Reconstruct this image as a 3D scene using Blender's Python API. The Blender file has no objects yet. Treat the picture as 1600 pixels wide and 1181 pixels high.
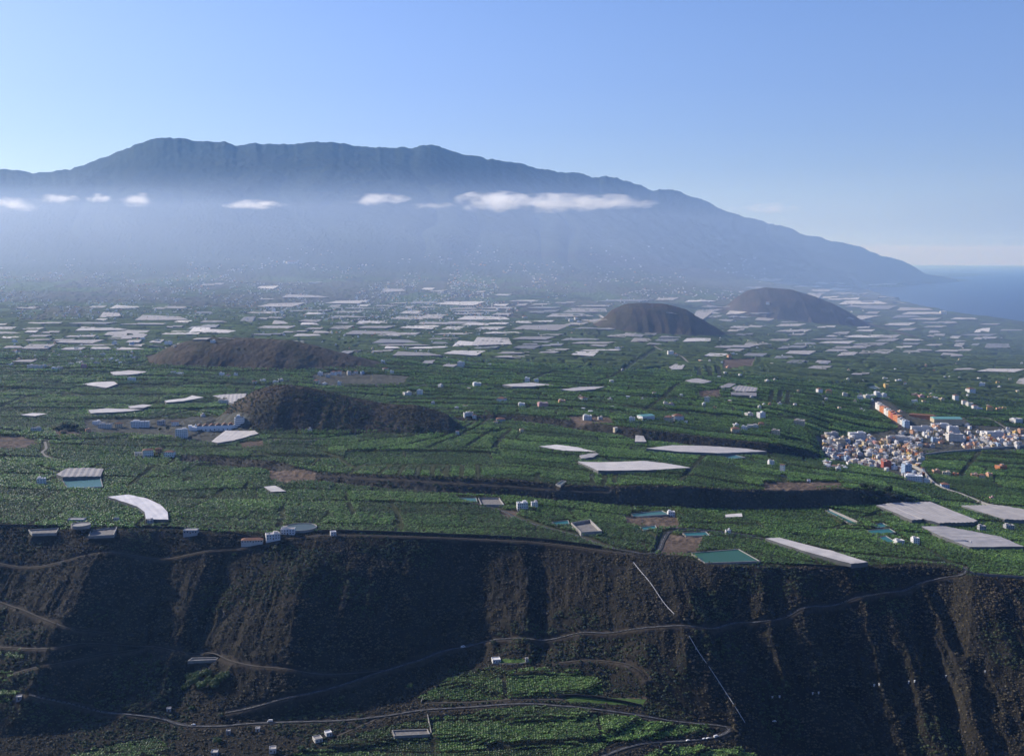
import bpy, bmesh, math, random
import numpy as np
from mathutils import Vector, Matrix

random.seed(7)
RNG = np.random.default_rng(7)
SC = bpy.context.scene
COL = SC.collection

# ------------------------------------------------------------------ camera
CAMZ = 590.0
F = 1750.0                      # focal length in photograph pixels (1600 wide)
ROW0 = 390.0                    # row of the true level
PITCH = math.atan((590.5 - ROW0) / F)
camd = bpy.data.cameras.new("camera")
cam = bpy.data.objects.new("camera", camd)
COL.objects.link(cam)
cam.location = (0, 0, CAMZ)
cam.rotation_euler = (math.radians(90) - PITCH, 0, 0)
camd.sensor_width = 36.0
camd.lens = 36.0 * F / 1600.0
camd.clip_start = 5.0
camd.clip_end = 400000.0
SC.camera = cam

# ------------------------------------------------------------------ sky and sun
SUN_AZ = math.radians(-60.0)    # from +Y (view direction) towards +X
SUN_EL = math.radians(28.5)
SKY_STRENGTH = 0.124
world = bpy.data.worlds.new("World")
SC.world = world
world.use_nodes = True
wn = world.node_tree
wn.nodes.clear()
w_out = wn.nodes.new("ShaderNodeOutputWorld")
w_bg = wn.nodes.new("ShaderNodeBackground")
w_sky = wn.nodes.new("ShaderNodeTexSky")
w_sky.sky_type = 'NISHITA'
w_sky.sun_disc = False
w_sky.sun_elevation = SUN_EL
w_sky.sun_rotation = SUN_AZ
w_sky.altitude = 600
w_sky.air_density = 1.0
w_sky.dust_density = 0.7
w_sky.ozone_density = 3.2
w_hsv = wn.nodes.new("ShaderNodeHueSaturation")
w_hsv.inputs['Saturation'].default_value = 1.22
w_hsv.inputs['Hue'].default_value = 0.512
wn.links.new(w_sky.outputs[0], w_hsv.inputs['Color'])
# a bluer, duller band of marine air towards the horizon
w_tc = wn.nodes.new("ShaderNodeTexCoord"); w_sx = wn.nodes.new("ShaderNodeSeparateXYZ")
wn.links.new(w_tc.outputs['Generated'], w_sx.inputs[0])
w_mr = wn.nodes.new("ShaderNodeMapRange"); w_mr.interpolation_type = 'SMOOTHSTEP'
w_mr.inputs['From Min'].default_value = -.03; w_mr.inputs['From Max'].default_value = .24
wn.links.new(w_sx.outputs['Z'], w_mr.inputs['Value'])
w_tint = wn.nodes.new("ShaderNodeMix"); w_tint.data_type = 'RGBA'
w_tint.inputs['A'].default_value = (.33, .43, .80, 1); w_tint.inputs['B'].default_value = (1.12, .95, 1.0, 1)
wn.links.new(w_mr.outputs[0], w_tint.inputs['Factor'])
w_mul = wn.nodes.new("ShaderNodeVectorMath"); w_mul.operation = 'MULTIPLY'
wn.links.new(w_hsv.outputs[0], w_mul.inputs[0]); wn.links.new(w_tint.outputs['Result'], w_mul.inputs[1])
wn.links.new(w_mul.outputs[0], w_bg.inputs[0])
w_bg.inputs[1].default_value = SKY_STRENGTH
wn.links.new(w_bg.outputs[0], w_out.inputs[0])

sund = bpy.data.lights.new("sun", 'SUN')
sund.energy = 5.0
sund.angle = math.radians(0.55)
sund.color = (1.0, 0.95, 0.88)
sun = bpy.data.objects.new("sun", sund)
COL.objects.link(sun)
SUNV = Vector((math.sin(SUN_AZ) * math.cos(SUN_EL), math.cos(SUN_AZ) * math.cos(SUN_EL), math.sin(SUN_EL)))
sun.rotation_euler = SUNV.to_track_quat('Z', 'Y').to_euler()
sun.location = SUNV * 3000

SC.view_settings.view_transform = 'Standard'
SC.view_settings.look = 'None'
SC.view_settings.exposure = 0.3
SC.view_settings.gamma = 1.0
SC.view_settings.use_curve_mapping = False
SC.cycles.volume_bounces = 4
SC.cycles.max_bounces = 5
SC.cycles.diffuse_bounces = 2
SC.cycles.glossy_bounces = 2
SC.cycles.transmission_bounces = 3
SC.cycles.volume_max_steps = 256
SC.cycles.use_denoising = True

# ------------------------------------------------------------------ noise
def _h(ix, iy, seed):
    n = (ix.astype(np.int64) * 374761393 + iy.astype(np.int64) * 668265263 + seed * 1442695041) & 0xFFFFFFFF
    n = ((n ^ (n >> 13)) * 1274126177) & 0xFFFFFFFF
    n = (n ^ (n >> 16)) & 0xFFFFFFFF
    return n / 4294967295.0

def vnoise(x, y, seed=0):
    x = np.asarray(x, float); y = np.asarray(y, float)
    xi = np.floor(x); yi = np.floor(y)
    fx = x - xi; fy = y - yi
    fx = fx * fx * (3 - 2 * fx); fy = fy * fy * (3 - 2 * fy)
    a = _h(xi, yi, seed); b = _h(xi + 1, yi, seed); c = _h(xi, yi + 1, seed); d = _h(xi + 1, yi + 1, seed)
    return (a + (b - a) * fx) * (1 - fy) + (c + (d - c) * fx) * fy

def fbm(x, y, seed=0, oct=4):
    s = 0.0; a = 0.5; n = 0.0
    for k in range(oct):
        s = s + a * (vnoise(x, y, seed + 17 * k) * 2 - 1); n += a
        x = x * 2.03 + 11.3; y = y * 2.03 - 7.1; a *= 0.5
    return s / n

def smooth(a, b, x):
    t = np.clip((x - a) / (b - a), 0, 1)
    return t * t * (3 - 2 * t)

# ------------------------------------------------------------------ photograph pixel -> world
CP, SP = math.cos(PITCH), math.sin(PITCH)
R2 = 2 * 7.32e6                 # earth curvature (with refraction)

def ray(px, py):
    u = (px - 800.0) / F; v = (590.5 - py) / F
    return u, CP + v * SP, -SP + v * CP          # direction (x, y, z)

def to_px(X, Y, Z):
    dz = Z - CAMZ
    fwd = Y * CP - dz * SP; up = Y * SP + dz * CP
    return 800 + F * X / fwd, 590.5 - F * up / fwd

def pt_z(px, py, z):            # on the elevation z
    dx, dy, dz = ray(px, py)
    k = dz / dy
    if abs(z) < 30 or py < 470:
        a = 1 / R2; b = -(-k); c = 0
        # CAMZ + k*Y = z - Y^2/R2
        disc = k * k - 4 * (1 / R2) * (CAMZ - z)
        Y = (-k - math.sqrt(max(disc, 0))) / (2 / R2)
    else:
        Y = (z - CAMZ) / k
    return dx / dy * Y, Y, CAMZ + k * Y

def pt_y(px, py, Y):            # at the depth Y
    dx, dy, dz = ray(px, py)
    return dx / dy * Y, Y, CAMZ + dz / dy * Y

# ------------------------------------------------------------------ terrain, lofted through lines read off the land
TG = np.linspace(-1.5, 1.5, 3001)
LINES = []
def line(pts, mode, vals, wob=0):
    """pts: (px, row) list; vals: (px, value) list; value is elevation (mode z) or depth (mode y)"""
    px = np.array([p[0] for p in pts], float); py = np.array([p[1] for p in pts], float)
    vx = [v[0] for v in vals]; vv = [v[1] for v in vals]
    xs = np.unique(np.concatenate([np.linspace(-500, 2100, 261), px]))
    T = []; Y = []; Z = []
    for x in xs:
        row = float(np.interp(x, px, py)); val = float(np.interp(x, vx, vv))
        p = pt_z(x, row, val) if mode == 'z' else pt_y(x, row, val)
        T.append(p[0] / p[1]); Y.append(p[1]); Z.append(p[2])
    LINES.append([np.interp(TG, T, Y), np.interp(TG, T, Z)])

def const_line(Y, zs):          # zs: (t, z)
    LINES.append([np.full_like(TG, Y), np.interp(TG, [a for a, b in zs], [b for a, b in zs])])

const_line(-400, [(0, 640)])
const_line(-15, [(0, 588)])
const_line(22, [(0, 574)])
const_line(110, [(0, 505)])
const_line(300, [(0, 375)])
const_line(620, [(0, 190)])
const_line(880, [(-.45, 74), (0, 62), (.3, 5), (.6, 0)])
const_line(1000, [(-.45, 76), (-.1, 72), (.1, 70), (.3, 5), (.6, 2)])
# foot of the canyon wall
line([(0, 1150), (250, 1135), (450, 1120), (560, 1105), (650, 1085), (730, 1050), (800, 1038), (880, 1045), (950, 1064), (1010, 1092), (1090, 1120), (1150, 1145), (1300, 1215), (1600, 1260)], 'z',
     [(0, 95), (250, 90), (450, 92), (650, 92), (800, 105), (900, 102), (1010, 88), (1150, 68), (1300, 20), (1600, 4)])
FOOT = len(LINES) - 1
# rim of the canyon wall
line([(0, 822), (120, 832), (250, 828), (340, 836), (440, 838), (520, 834), (700, 840), (850, 848), (940, 860), (1000, 868), (1060, 872), (1110, 884), (1190, 886), (1350, 888), (1440, 884), (1490, 888), (1520, 900), (1600, 906)], 'z',
     [(0, 240), (400, 225), (800, 207), (1100, 193), (1350, 180), (1600, 165)])
RIM = len(LINES) - 1
# first scarp across the plain (bottom, then top)
line([(0, 706), (150, 707), (240, 716), (330, 724), (430, 735), (500, 751), (620, 763), (700, 770), (800, 778), (870, 785), (950, 788), (1066, 793), (1200, 793), (1300, 792), (1400, 790), (1600, 795)], 'z',
     [(0, 246), (400, 232), (800, 208), (1200, 180), (1400, 160), (1600, 130)])
S1B = len(LINES) - 1
_b = LINES[S1B]
def step_line(rows, gap):
    T0 = []; Y0 = []; Z0 = []
    bY = LINES[-1][0]
    for x in np.linspace(-500, 2100, 521):
        row = float(np.interp(x, [r[0] for r in rows], [r[1] for r in rows]))
        t = ray(x, row)[0] / ray(x, row)[1]
        Y = float(np.interp(t, TG, bY)) + gap
        p = pt_y(x, row, Y)
        T0.append(t); Y0.append(Y); Z0.append(p[2])
    LINES.append([np.interp(TG, T0, Y0), np.interp(TG, T0, Z0)])
step_line([(0, 699), (150, 700), (240, 708), (330, 714), (430, 722), (500, 739), (600, 743), (700, 746), (804, 751), (870, 758), (950, 760), (1000, 758), (1066, 759), (1150, 764), (1250, 764), (1340, 764), (1400, 773), (1440, 784), (1480, 790), (1600, 792)], 26)
S1T = len(LINES) - 1
# second scarp
line([(0, 668), (400, 680), (560, 668), (700, 658), (800, 658), (900, 671), (1000, 688), (1100, 697), (1200, 709), (1270, 718), (1350, 721), (1600, 722)], 'z',
     [(0, 252), (400, 240), (700, 226), (900, 212), (1000, 205), (1100, 198), (1200, 185), (1270, 165), (1350, 140), (1600, 115)])
S2B = len(LINES) - 1
step_line([(0, 665), (400, 677), (560, 665), (700, 653), (800, 649), (900, 658), (1000, 671), (1100, 683), (1200, 693), (1260, 705), (1290, 715), (1350, 719), (1600, 720)], 22)
S2T = len(LINES) - 1
line([(0, 600)], 'z', [(0, 272), (400, 262), (800, 238), (1100, 215), (1300, 180), (1450, 150), (1600, 125)])
line([(0, 550)], 'z', [(0, 290), (400, 280), (800, 250), (1100, 215), (1300, 165), (1450, 120), (1600, 75), (1800, 20)])
line([(0, 505)], 'z', [(0, 310), (400, 305), (800, 270), (1100, 225), (1300, 165), (1450, 100), (1550, 45), (1600, 20)])
line([(0, 470)], 'z', [(0, 345), (400, 340), (800, 310), (1100, 260), (1200, 225), (1300, 130), (1400, 50), (1600, 10)])
line([(0, 440), (1150, 439), (1200, 437), (1250, 441), (1300, 448), (1350, 448), (1400, 446), (1450, 440), (1600, 436)], 'z',
     [(0, 412), (400, 408), (800, 386), (1100, 342), (1200, 262), (1250, 150), (1300, 60), (1350, 30), (1400, 15), (1600, 5)])
L7 = len(LINES) - 1
RIDGE = [(-500, 300), (-300, 250), (-120, 275), (0, 262), (25, 263), (50, 270), (80, 269), (110, 264), (150, 248), (190, 235), (220, 222), (245, 214), (300, 218), (350, 220), (370, 226), (400, 224), (440, 226), (460, 227), (480, 223), (520, 221), (560, 226), (600, 229), (640, 232), (655, 228), (685, 227), (720, 240), (780, 250), (820, 256), (860, 266), (885, 270), (895, 268), (930, 278), (945, 276), (965, 279), (1000, 290), (1020, 298), (1030, 295), (1060, 300), (1100, 314), (1140, 330), (1180, 342), (1220, 354), (1260, 366), (1285, 370), (1300, 377), (1340, 384), (1360, 394), (1390, 402), (1420, 412), (1440, 425), (1455, 436), (1600, 452)]
RY = [(-500, 10500), (0, 11000), (250, 10800), (700, 12000), (1000, 14000), (1200, 16500), (1350, 19500), (1450, 21800), (1600, 24000)]
_rx = np.arange(-500, 1601, 10.0); _ry = np.interp(_rx, [a for a, b in RY], [b for a, b in RY])
_k = np.exp(-np.linspace(-2.5, 2.5, 51) ** 2 / 2); _k /= _k.sum()
_ry = np.convolve(np.pad(_ry, 25, mode='edge'), _k, 'valid'); RY = list(zip(_rx, _ry))
RIDGE = [(float(x), float(np.interp(x, [a for a, b in RIDGE], [b for a, b in RIDGE]) + 3.4 * fbm(np.array([x / 30.0]), np.array([3.3]), 61, 3)[0] + 1.8 * fbm(np.array([x / 8.0]), np.array([7.3]), 63, 2)[0])) for x in np.arange(-500, 1601, 3.0)]
line(RIDGE, 'y', RY)
_r = LINES.pop(); _a = LINES[L7]
for s, q in ((.25, .105), (.5, .32), (.78, .68)):
    LINES.append([_a[0] + (_r[0] - _a[0]) * s, _a[1] + (_r[1] - _a[1]) * q])
LINES.append(_r)
RIDGE_K = len(LINES) - 1
LINES.append([_r[0] + 1500, _r[1] * 0.78])
LINES.append([_r[0] + 9000, _r[1] * 0 - 120])
def _soft(a, w):
    k = np.hanning(w * 2 + 3)[1:-1]; k /= k.sum()
    return np.convolve(np.pad(a, w, mode='edge'), k, 'valid')
for k in range(S2T + 1, RIDGE_K):
    w = 30 if k < L7 - 1 else (60 if k == L7 - 1 else (90 if k == L7 else 150))
    LINES[k][0] = _soft(LINES[k][0], w); LINES[k][1] = _soft(LINES[k][1], w)
for k in range(1, len(LINES)):
    LINES[k][0] = np.maximum(LINES[k][0], LINES[k - 1][0] + 6)
LY = [l[0] for l in LINES]; LZ = [l[1] for l in LINES]

SPUR_X = np.array([-300, 0, 130, 230, 290, 320, 470, 735, 820, 833, 1060, 1185, 1208, 1240, 1268, 1335, 1372, 1395, 1422, 1468, 1500, 1522, 1600, 1750], float)
SPUR_Z = np.array([0, -12, 26, -22, -12, -34, 32, -38, -6, -22, 30, -16, 4, -12, 7, -20, 2, -8, 10, -18, 4, -12, 8, 0], float)
SPUR_XW = (SPUR_X - 800) / F * 1325

def at_line(k, t):
    return np.interp(t, TG, LY[k])

MOUNDS = []      # skyline of each volcanic cone: pixels, depth, half depth; heights are filled in below
MOUND_PX = [
    ([(205, 576), (222, 566), (240, 555), (262, 543), (290, 534), (325, 528), (350, 527), (400, 529), (450, 532), (490, 540), (530, 551), (560, 559), (600, 573), (650, 591), (690, 603)], 3190, 215, .30),
    ([(345, 648), (358, 636), (372, 626), (395, 612), (420, 604), (445, 602), (475, 605), (510, 612), (550, 622), (580, 628), (602, 632), (625, 633), (650, 633), (675, 640), (700, 648), (725, 659)], 2270, 150, .35),
    ([(925, 512), (940, 500), (958, 484), (980, 475), (1000, 473), (1040, 475), (1070, 483), (1100, 500), (1130, 520), (1155, 536)], 5000, 270, .30),
    ([(1130, 486), (1150, 466), (1170, 454), (1195, 449), (1235, 452), (1270, 462), (1300, 474), (1330, 490), (1360, 507)], 6650, 360, .30),
]

COAST_PX = [(1900, 535), (1750, 520), (1650, 511), (1600, 506), (1560, 503), (1500, 499), (1470, 492), (1440, 484), (1400, 473), (1350, 459), (1327, 453), (1335, 450.5), (1400, 448.5), (1440, 444), (1480, 441.5), (1515, 438), (1500, 436), (1465, 434.5)]
COAST = [pt_z(a, b, 0)[:2] for a, b in COAST_PX]
COAST = [(6500, -9000), (5600, 4000)] + COAST + [(13000, 30000), (9000, 60000), (-90000, 60000), (-90000, -9000)]

def poly_inside(poly, X, Y):
    ins = np.zeros(X.shape, bool)
    n = len(poly)
    for i in range(n):
        x1, y1 = poly[i][:2]; x2, y2 = poly[(i + 1) % n][:2]
        if y1 == y2: continue
        c = ((Y >= min(y1, y2)) & (Y < max(y1, y2)))
        xx = x1 + (Y - y1) * (x2 - x1) / (y2 - y1)
        ins ^= c & (X < xx)
    return ins

def poly_dist(poly, X, Y, closed=True):
    d = np.full(X.shape, 1e12)
    n = len(poly)
    for i in range(n if closed else n - 1):
        x1, y1 = poly[i][:2]; x2, y2 = poly[(i + 1) % n][:2]
        ex, ey = x2 - x1, y2 - y1
        l2 = ex * ex + ey * ey + 1e-9
        s = np.clip(((X - x1) * ex + (Y - y1) * ey) / l2, 0, 1)
        dd = (X - x1 - s * ex) ** 2 + (Y - y1 - s * ey) ** 2
        d = np.minimum(d, dd)
    return np.sqrt(d)

def cone_add(X, Y):
    out = np.zeros(X.shape)
    for (mx, mh, Y0, ry, slant, hm) in MOUNDS:
        m = (X > mx[0] - 60) & (X < mx[-1] + 60) & (abs(Y - Y0) < ry * 1.8)
        if not m.any(): continue
        x, y = X[m], Y[m]
        xq = x + 9 * fbm(x / 70, y / 70, 5, 3)
        h = np.interp(xq, mx, mh)
        n = fbm(x / 150, y / 150, 6, 4)
        yc = Y0 - slant * 0
        v = np.abs(y - yc + 14 * n) / (ry * np.sqrt(np.clip(h / hm, .02, 1)) + 8)
        z = h * (1 - v ** 1.55)
        # erosion gullies run down the flanks
        g = 1 - 2 * np.abs(vnoise(x / (ry * .17) + .5 * n, y / (ry * 1.6), 15) - .5)
        z = z + np.clip(v, 0, 1) * np.clip(h / hm, 0, 1) * ((g - .6) * hm * .085 + hm * .05 * n) * (v < 1.15)
        k = hm * .05
        z = np.log1p(np.exp(np.clip(z / k, -30, 60))) * k
        out[m] = np.maximum(out[m], z)
    return out

def H(X, Y, cones=True):
    """terrain elevation (numpy, vectorised)"""
    X = np.asarray(X, float); Y = np.asarray(Y, float)
    shp = X.shape
    X = X.ravel(); Y = Y.ravel()
    t = X / np.maximum(Y, 60)
    tw = t
    z = np.full(X.shape, LZ[0][0])
    y0 = np.interp(tw, TG, LY[0]); z0 = np.interp(tw, TG, LZ[0])
    z = np.where(Y < y0, z0, z)
    yr = None
    for k in range(1, len(LY)):
        y1 = np.interp(tw, TG, LY[k]); z1 = np.interp(tw, TG, LZ[k])
        m = (Y >= y0) & (Y < y1)
        if m.any():
            s = (Y[m] - y0[m]) / (y1[m] - y0[m])
            if k == RIM:   # wall: slightly concave
                s2 = s ** 1.0
                zz = z0[m] + (z1[m] - z0[m]) * s2
                env = np.sin(np.clip(s, 0, 1) * math.pi) ** .75 * (1 - .25 * s)
                xm = X[m]; ym = Y[m]
                wob = 13 * fbm(xm / 70, ym / 50, 31, 5)
                sp = .88 * np.interp(xm + wob, SPUR_XW, SPUR_Z)
                zz = zz + env * sp * .92
                g = 1 - 2 * np.abs(vnoise((xm + wob) / 17, ym / 160, 41) - .5)
                g2 = 1 - 2 * np.abs(vnoise((xm + wob * .5) / 7.5, ym / 60, 43) - .5)
                zz = zz + env * ((g - .5) * (4.5 + 4.5 * smooth(60, 260, xm)) + (g2 - .5) * 3.2 + 5 * fbm(xm / 22, ym / 22, 47, 4))
                z[m] = zz
            else:
                z[m] = z0[m] + (z1[m] - z0[m]) * s
        y0, z0 = y1, z1
    z = np.where(Y >= y0, z0, z)
    # undulation growing up the volcano
    far = smooth(6500, 10500, Y)
    tt = X / np.maximum(Y, 500)
    ravine = 1 - 2 * np.abs(vnoise(tt * 41 + 2.2 * fbm(X / 2500, Y / 2500, 3, 3), Y / 9000, 13) - .5)
    rq = np.abs(Y - np.interp(t, TG, LY[RIDGE_K]))
    rough = far * (13 * fbm(X / 260, Y / 260, 27, 4) + 8 * fbm(X / 50, Y / 60, 28, 3)) * (.35 + .65 * smooth(700, 1300, z))
    z = z + rough
    far = far * (.12 + .88 * smooth(0, 1800, rq))
    z = z + far * (50 * fbm(X / 1500, Y / 1500, 21, 5) + 12 * fbm(X / 260, Y / 260, 24, 4) - 48 * (ravine - .5) * smooth(0, 900, z))
    near = (Y > 1480) & (Y < 6500)
    z = z + np.where(near, 4.0 * fbm(X / 330, Y / 330, 8, 3) * smooth(1480, 1700, Y), 0)
    low = Y < 1010
    z = z + np.where(low, 14 * fbm(X / 120, Y / 120, 9, 4) * smooth(20, 300, Y) * smooth(1010, 900, Y), 0)
    if cones:
        z = z + cone_add(X, Y)
    m = (Y > 2500) & (X > 800)
    if m.any():
        ins = poly_inside(COAST, X[m], Y[m])
        d = poly_dist(COAST, X[m], Y[m]) * np.where(ins, 1, -1)
        d = d + 60 * fbm(X[m] / 300, Y[m] / 300, 77, 4)
        sea = -(X[m] ** 2 + Y[m] ** 2) / R2
        z[m] = np.maximum(np.minimum(np.maximum(z[m], sea + 6), sea + 1 + np.where(Y[m] > 12500, 3.0, .55) * d), sea - 60)
    return z.reshape(shp)

# heights of the mounds from their skylines
for (pp, Y0, ry, sl) in MOUND_PX:
    P = [pt_y(px, row, Y0) for px, row in pp]
    xs = np.array([p[0] for p in P]); base = H(xs, np.full(len(xs), float(Y0)), False)
    hh = np.maximum(np.array([p[2] for p in P]) - base, 0)
    hh[0] = hh[-1] = 0
    MOUNDS.append((xs, hh, Y0, ry, sl, hh.max()))

_MARCH = np.concatenate([np.arange(900, 3600, 3.0), np.arange(3600, 8000, 8.0), np.arange(8000, 26000, 25.0)])
_TT = np.linspace(-.62, .62, 1241)
_HT = H((_TT[:, None] * _MARCH[None, :]), np.broadcast_to(_MARCH[None, :], (len(_TT), len(_MARCH))))
def _col(t):
    f = np.clip((t + .62) / .001, 0, len(_TT) - 1.001); i = int(f); f -= i
    return _HT[i] * (1 - f) + _HT[i + 1] * f
def at(px, py, lift=0.0):
    """world point on the land seen at a pixel of the photograph"""
    dx, dy, dz = ray(px, py)
    g = _col(dx / dy)
    Zr = CAMZ + dz / dy * _MARCH
    b = np.nonzero(g + lift >= Zr)[0]
    i = int(b[0]) if len(b) else len(g) - 1
    if i == 0: return (dx / dy * _MARCH[0], float(_MARCH[0]), float(g[0]))
    d0 = Zr[i - 1] - g[i - 1] - lift; d1 = Zr[i] - g[i] - lift
    s = float(np.clip(d0 / (d0 - d1), 0, 1)) if d0 != d1 else 0
    y = float(_MARCH[i - 1] + (_MARCH[i] - _MARCH[i - 1]) * s)
    return (dx / dy * y, y, float(g[i - 1] + (g[i] - g[i - 1]) * s))

def hz(x, y):
    if y < 905 or abs(x / y) > .61: return float(H(np.array([x]), np.array([y]))[0])
    return float(np.interp(y, _MARCH, _col(x / y)))
# ------------------------------------------------------------------ materials
MATS = {}
def nodes(name, rough=.9, spec=.2):
    m = bpy.data.materials.new(name); m.use_nodes = True
    nt = m.node_tree
    b = nt.nodes["Principled BSDF"]
    b.inputs['Roughness'].default_value = rough
    b.inputs['Specular IOR Level'].default_value = spec
    return m, nt, b

def mat(name, col, rough=.85, var=.25, scale=.4, bump=0.0, spec=.25, rand=0.0, metal=0.0, col2=None, bdist=.3):
    """plain surface with dirt variation in object space"""
    if name in MATS: return MATS[name]
    m, nt, b = nodes(name, rough, spec)
    tc = nt.nodes.new("ShaderNodeNewGeometry")
    nz = nt.nodes.new("ShaderNodeTexNoise"); nz.inputs['Scale'].default_value = scale; nz.inputs['Detail'].default_value = 5
    nt.links.new(tc.outputs['Position'], nz.inputs['Vector'])
    mx = nt.nodes.new("ShaderNodeMix"); mx.data_type = 'RGBA'
    c2 = col2 or tuple(c * (1 - var) for c in col)
    mx.inputs['A'].default_value = (*col, 1); mx.inputs['B'].default_value = (*c2, 1)
    rp = nt.nodes.new("ShaderNodeMapRange"); rp.inputs['From Min'].default_value = .35; rp.inputs['From Max'].default_value = .65
    nt.links.new(nz.outputs['Fac'], rp.inputs['Value'])
    nt.links.new(rp.outputs[0], mx.inputs['Factor'])
    out = mx.outputs['Result']
    if rand:
        oi = nt.nodes.new("ShaderNodeObjectInfo")
        hs = nt.nodes.new("ShaderNodeHueSaturation")
        mr = nt.nodes.new("ShaderNodeMapRange"); mr.inputs['To Min'].default_value = 1 - rand; mr.inputs['To Max'].default_value = 1 + rand
        nt.links.new(oi.outputs['Random'], mr.inputs['Value'])
        nt.links.new(mr.outputs[0], hs.inputs['Value'])
        nt.links.new(out, hs.inputs['Color']); out = hs.outputs[0]
    nt.links.new(out, b.inputs['Base Color'])
    b.inputs['Metallic'].default_value = metal
    if bump:
        bp = nt.nodes.new("ShaderNodeBump"); bp.inputs['Strength'].default_value = bump; bp.inputs['Distance'].default_value = bdist
        nt.links.new(nz.outputs['Fac'], bp.inputs['Height']); nt.links.new(bp.outputs[0], b.inputs['Normal'])
    MATS[name] = m
    return m

def mesh_obj(name, verts, faces, mats, parent=None, idx=None, smooth_=False):
    me = bpy.data.meshes.new(name)
    me.from_pydata([tuple(map(float, v)) for v in verts], [], faces)
    for m in (mats if isinstance(mats, (list, tuple)) else [mats]): me.materials.append(m)
    if idx is not None: me.polygons.foreach_set('material_index', idx)
    if smooth_: me.polygons.foreach_set('use_smooth', [True] * len(me.polygons))
    me.update()
    o = bpy.data.objects.new(name, me); COL.objects.link(o)
    if parent is not None: o.parent = parent
    return o

def tag(o, label=None, cat=None, group=None, kind=None):
    if label: o['label'] = label
    if cat: o['category'] = cat
    if group: o['group'] = group
    if kind: o['kind'] = kind
    return o

def empty(name, loc, rz=0.0):
    o = bpy.data.objects.new(name, None); COL.objects.link(o)
    o.location = loc; o.rotation_euler = (0, 0, rz); o.empty_display_size = 1
    return o

def leaf_mat(name, col, var, rough, trans=0.0, rnd_v=.35):
    m, nt, b = nodes(name, rough, .3)
    oi = nt.nodes.new("ShaderNodeObjectInfo")
    mr = nt.nodes.new("ShaderNodeMapRange"); mr.inputs['To Min'].default_value = 1 - rnd_v; mr.inputs['To Max'].default_value = 1 + rnd_v
    nt.links.new(oi.outputs['Random'], mr.inputs['Value'])
    g = nt.nodes.new("ShaderNodeNewGeometry")
    nz = nt.nodes.new("ShaderNodeTexNoise"); nz.inputs['Scale'].default_value = .012; nz.inputs['Detail'].default_value = 4
    nt.links.new(g.outputs['Position'], nz.inputs['Vector'])
    mx = nt.nodes.new("ShaderNodeMix"); mx.data_type = 'RGBA'
    mx.inputs['A'].default_value = (*col, 1); mx.inputs['B'].default_value = (*var, 1)
    r2 = nt.nodes.new("ShaderNodeMapRange"); r2.inputs['From Min'].default_value = .35; r2.inputs['From Max'].default_value = .65
    nt.links.new(nz.outputs['Fac'], r2.inputs['Value']); nt.links.new(r2.outputs[0], mx.inputs['Factor'])
    vm = nt.nodes.new("ShaderNodeVectorMath"); vm.operation = 'SCALE'
    nt.links.new(mx.outputs['Result'], vm.inputs[0])
    if name == 'banana_leaf':
        ta = nt.nodes.new("ShaderNodeAttribute"); ta.attribute_type = 'INSTANCER'; ta.attribute_name = 'tone'
        mm = nt.nodes.new("ShaderNodeMath"); mm.operation = 'MULTIPLY'; nt.links.new(mr.outputs[0], mm.inputs[0]); nt.links.new(ta.outputs['Fac'], mm.inputs[1]); nt.links.new(mm.outputs[0], vm.inputs['Scale'])
    else: nt.links.new(mr.outputs[0], vm.inputs['Scale'])
    nt.links.new(vm.outputs[0], b.inputs['Base Color'])
    if trans:
        tr = nt.nodes.new("ShaderNodeBsdfTranslucent"); ms = nt.nodes.new("ShaderNodeMixShader"); ms.inputs[0].default_value = trans
        sc = nt.nodes.new("ShaderNodeVectorMath"); sc.operation = 'MULTIPLY'; sc.inputs[1].default_value = (1.5, 1.7, .6)
        nt.links.new(vm.outputs[0], sc.inputs[0]); nt.links.new(sc.outputs[0], tr.inputs['Color'])
        out = nt.nodes["Material Output"]
        nt.links.new(b.outputs[0], ms.inputs[1]); nt.links.new(tr.outputs[0], ms.inputs[2]); nt.links.new(ms.outputs[0], out.inputs[0])
    return m


# ------------------------------------------------------------------ pixel polygons of land use, projected onto the land
def world_poly(pp): return [at(*p)[:2] for p in pp]
CROP_FLOOR = [world_poly(p) for p in [
    [(655, 1090), (700, 1062), (760, 1044), (800, 1050), (830, 1044), (900, 1050), (935, 1062), (945, 1085), (880, 1088), (780, 1092), (655, 1100)],
    [(450, 1181), (520, 1160), (600, 1136), (670, 1120), (760, 1110), (860, 1100), (930, 1114), (1030, 1130), (1100, 1133), (1122, 1143), (1060, 1150), (960, 1160), (900, 1190), (450, 1200)],
    [(980, 1190), (1050, 1165), (1170, 1175), (1200, 1190)],
    [(80, 1190), (150, 1168), (240, 1150), (262, 1165), (260, 1190)],
    [(-20, 1018), (40, 1020), (35, 1032), (-20, 1033)], [(-20, 1044), (20, 1048), (28, 1060), (-20, 1066)], [(-20, 1078), (32, 1078), (12, 1098), (-20, 1098)],
]]
GRASS = [world_poly(p) for p in [[(876, 1088), (1010, 1091), (1003, 1103), (890, 1097)], [(775, 1031), (832, 1031), (828, 1036), (780, 1037)]]]
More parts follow.
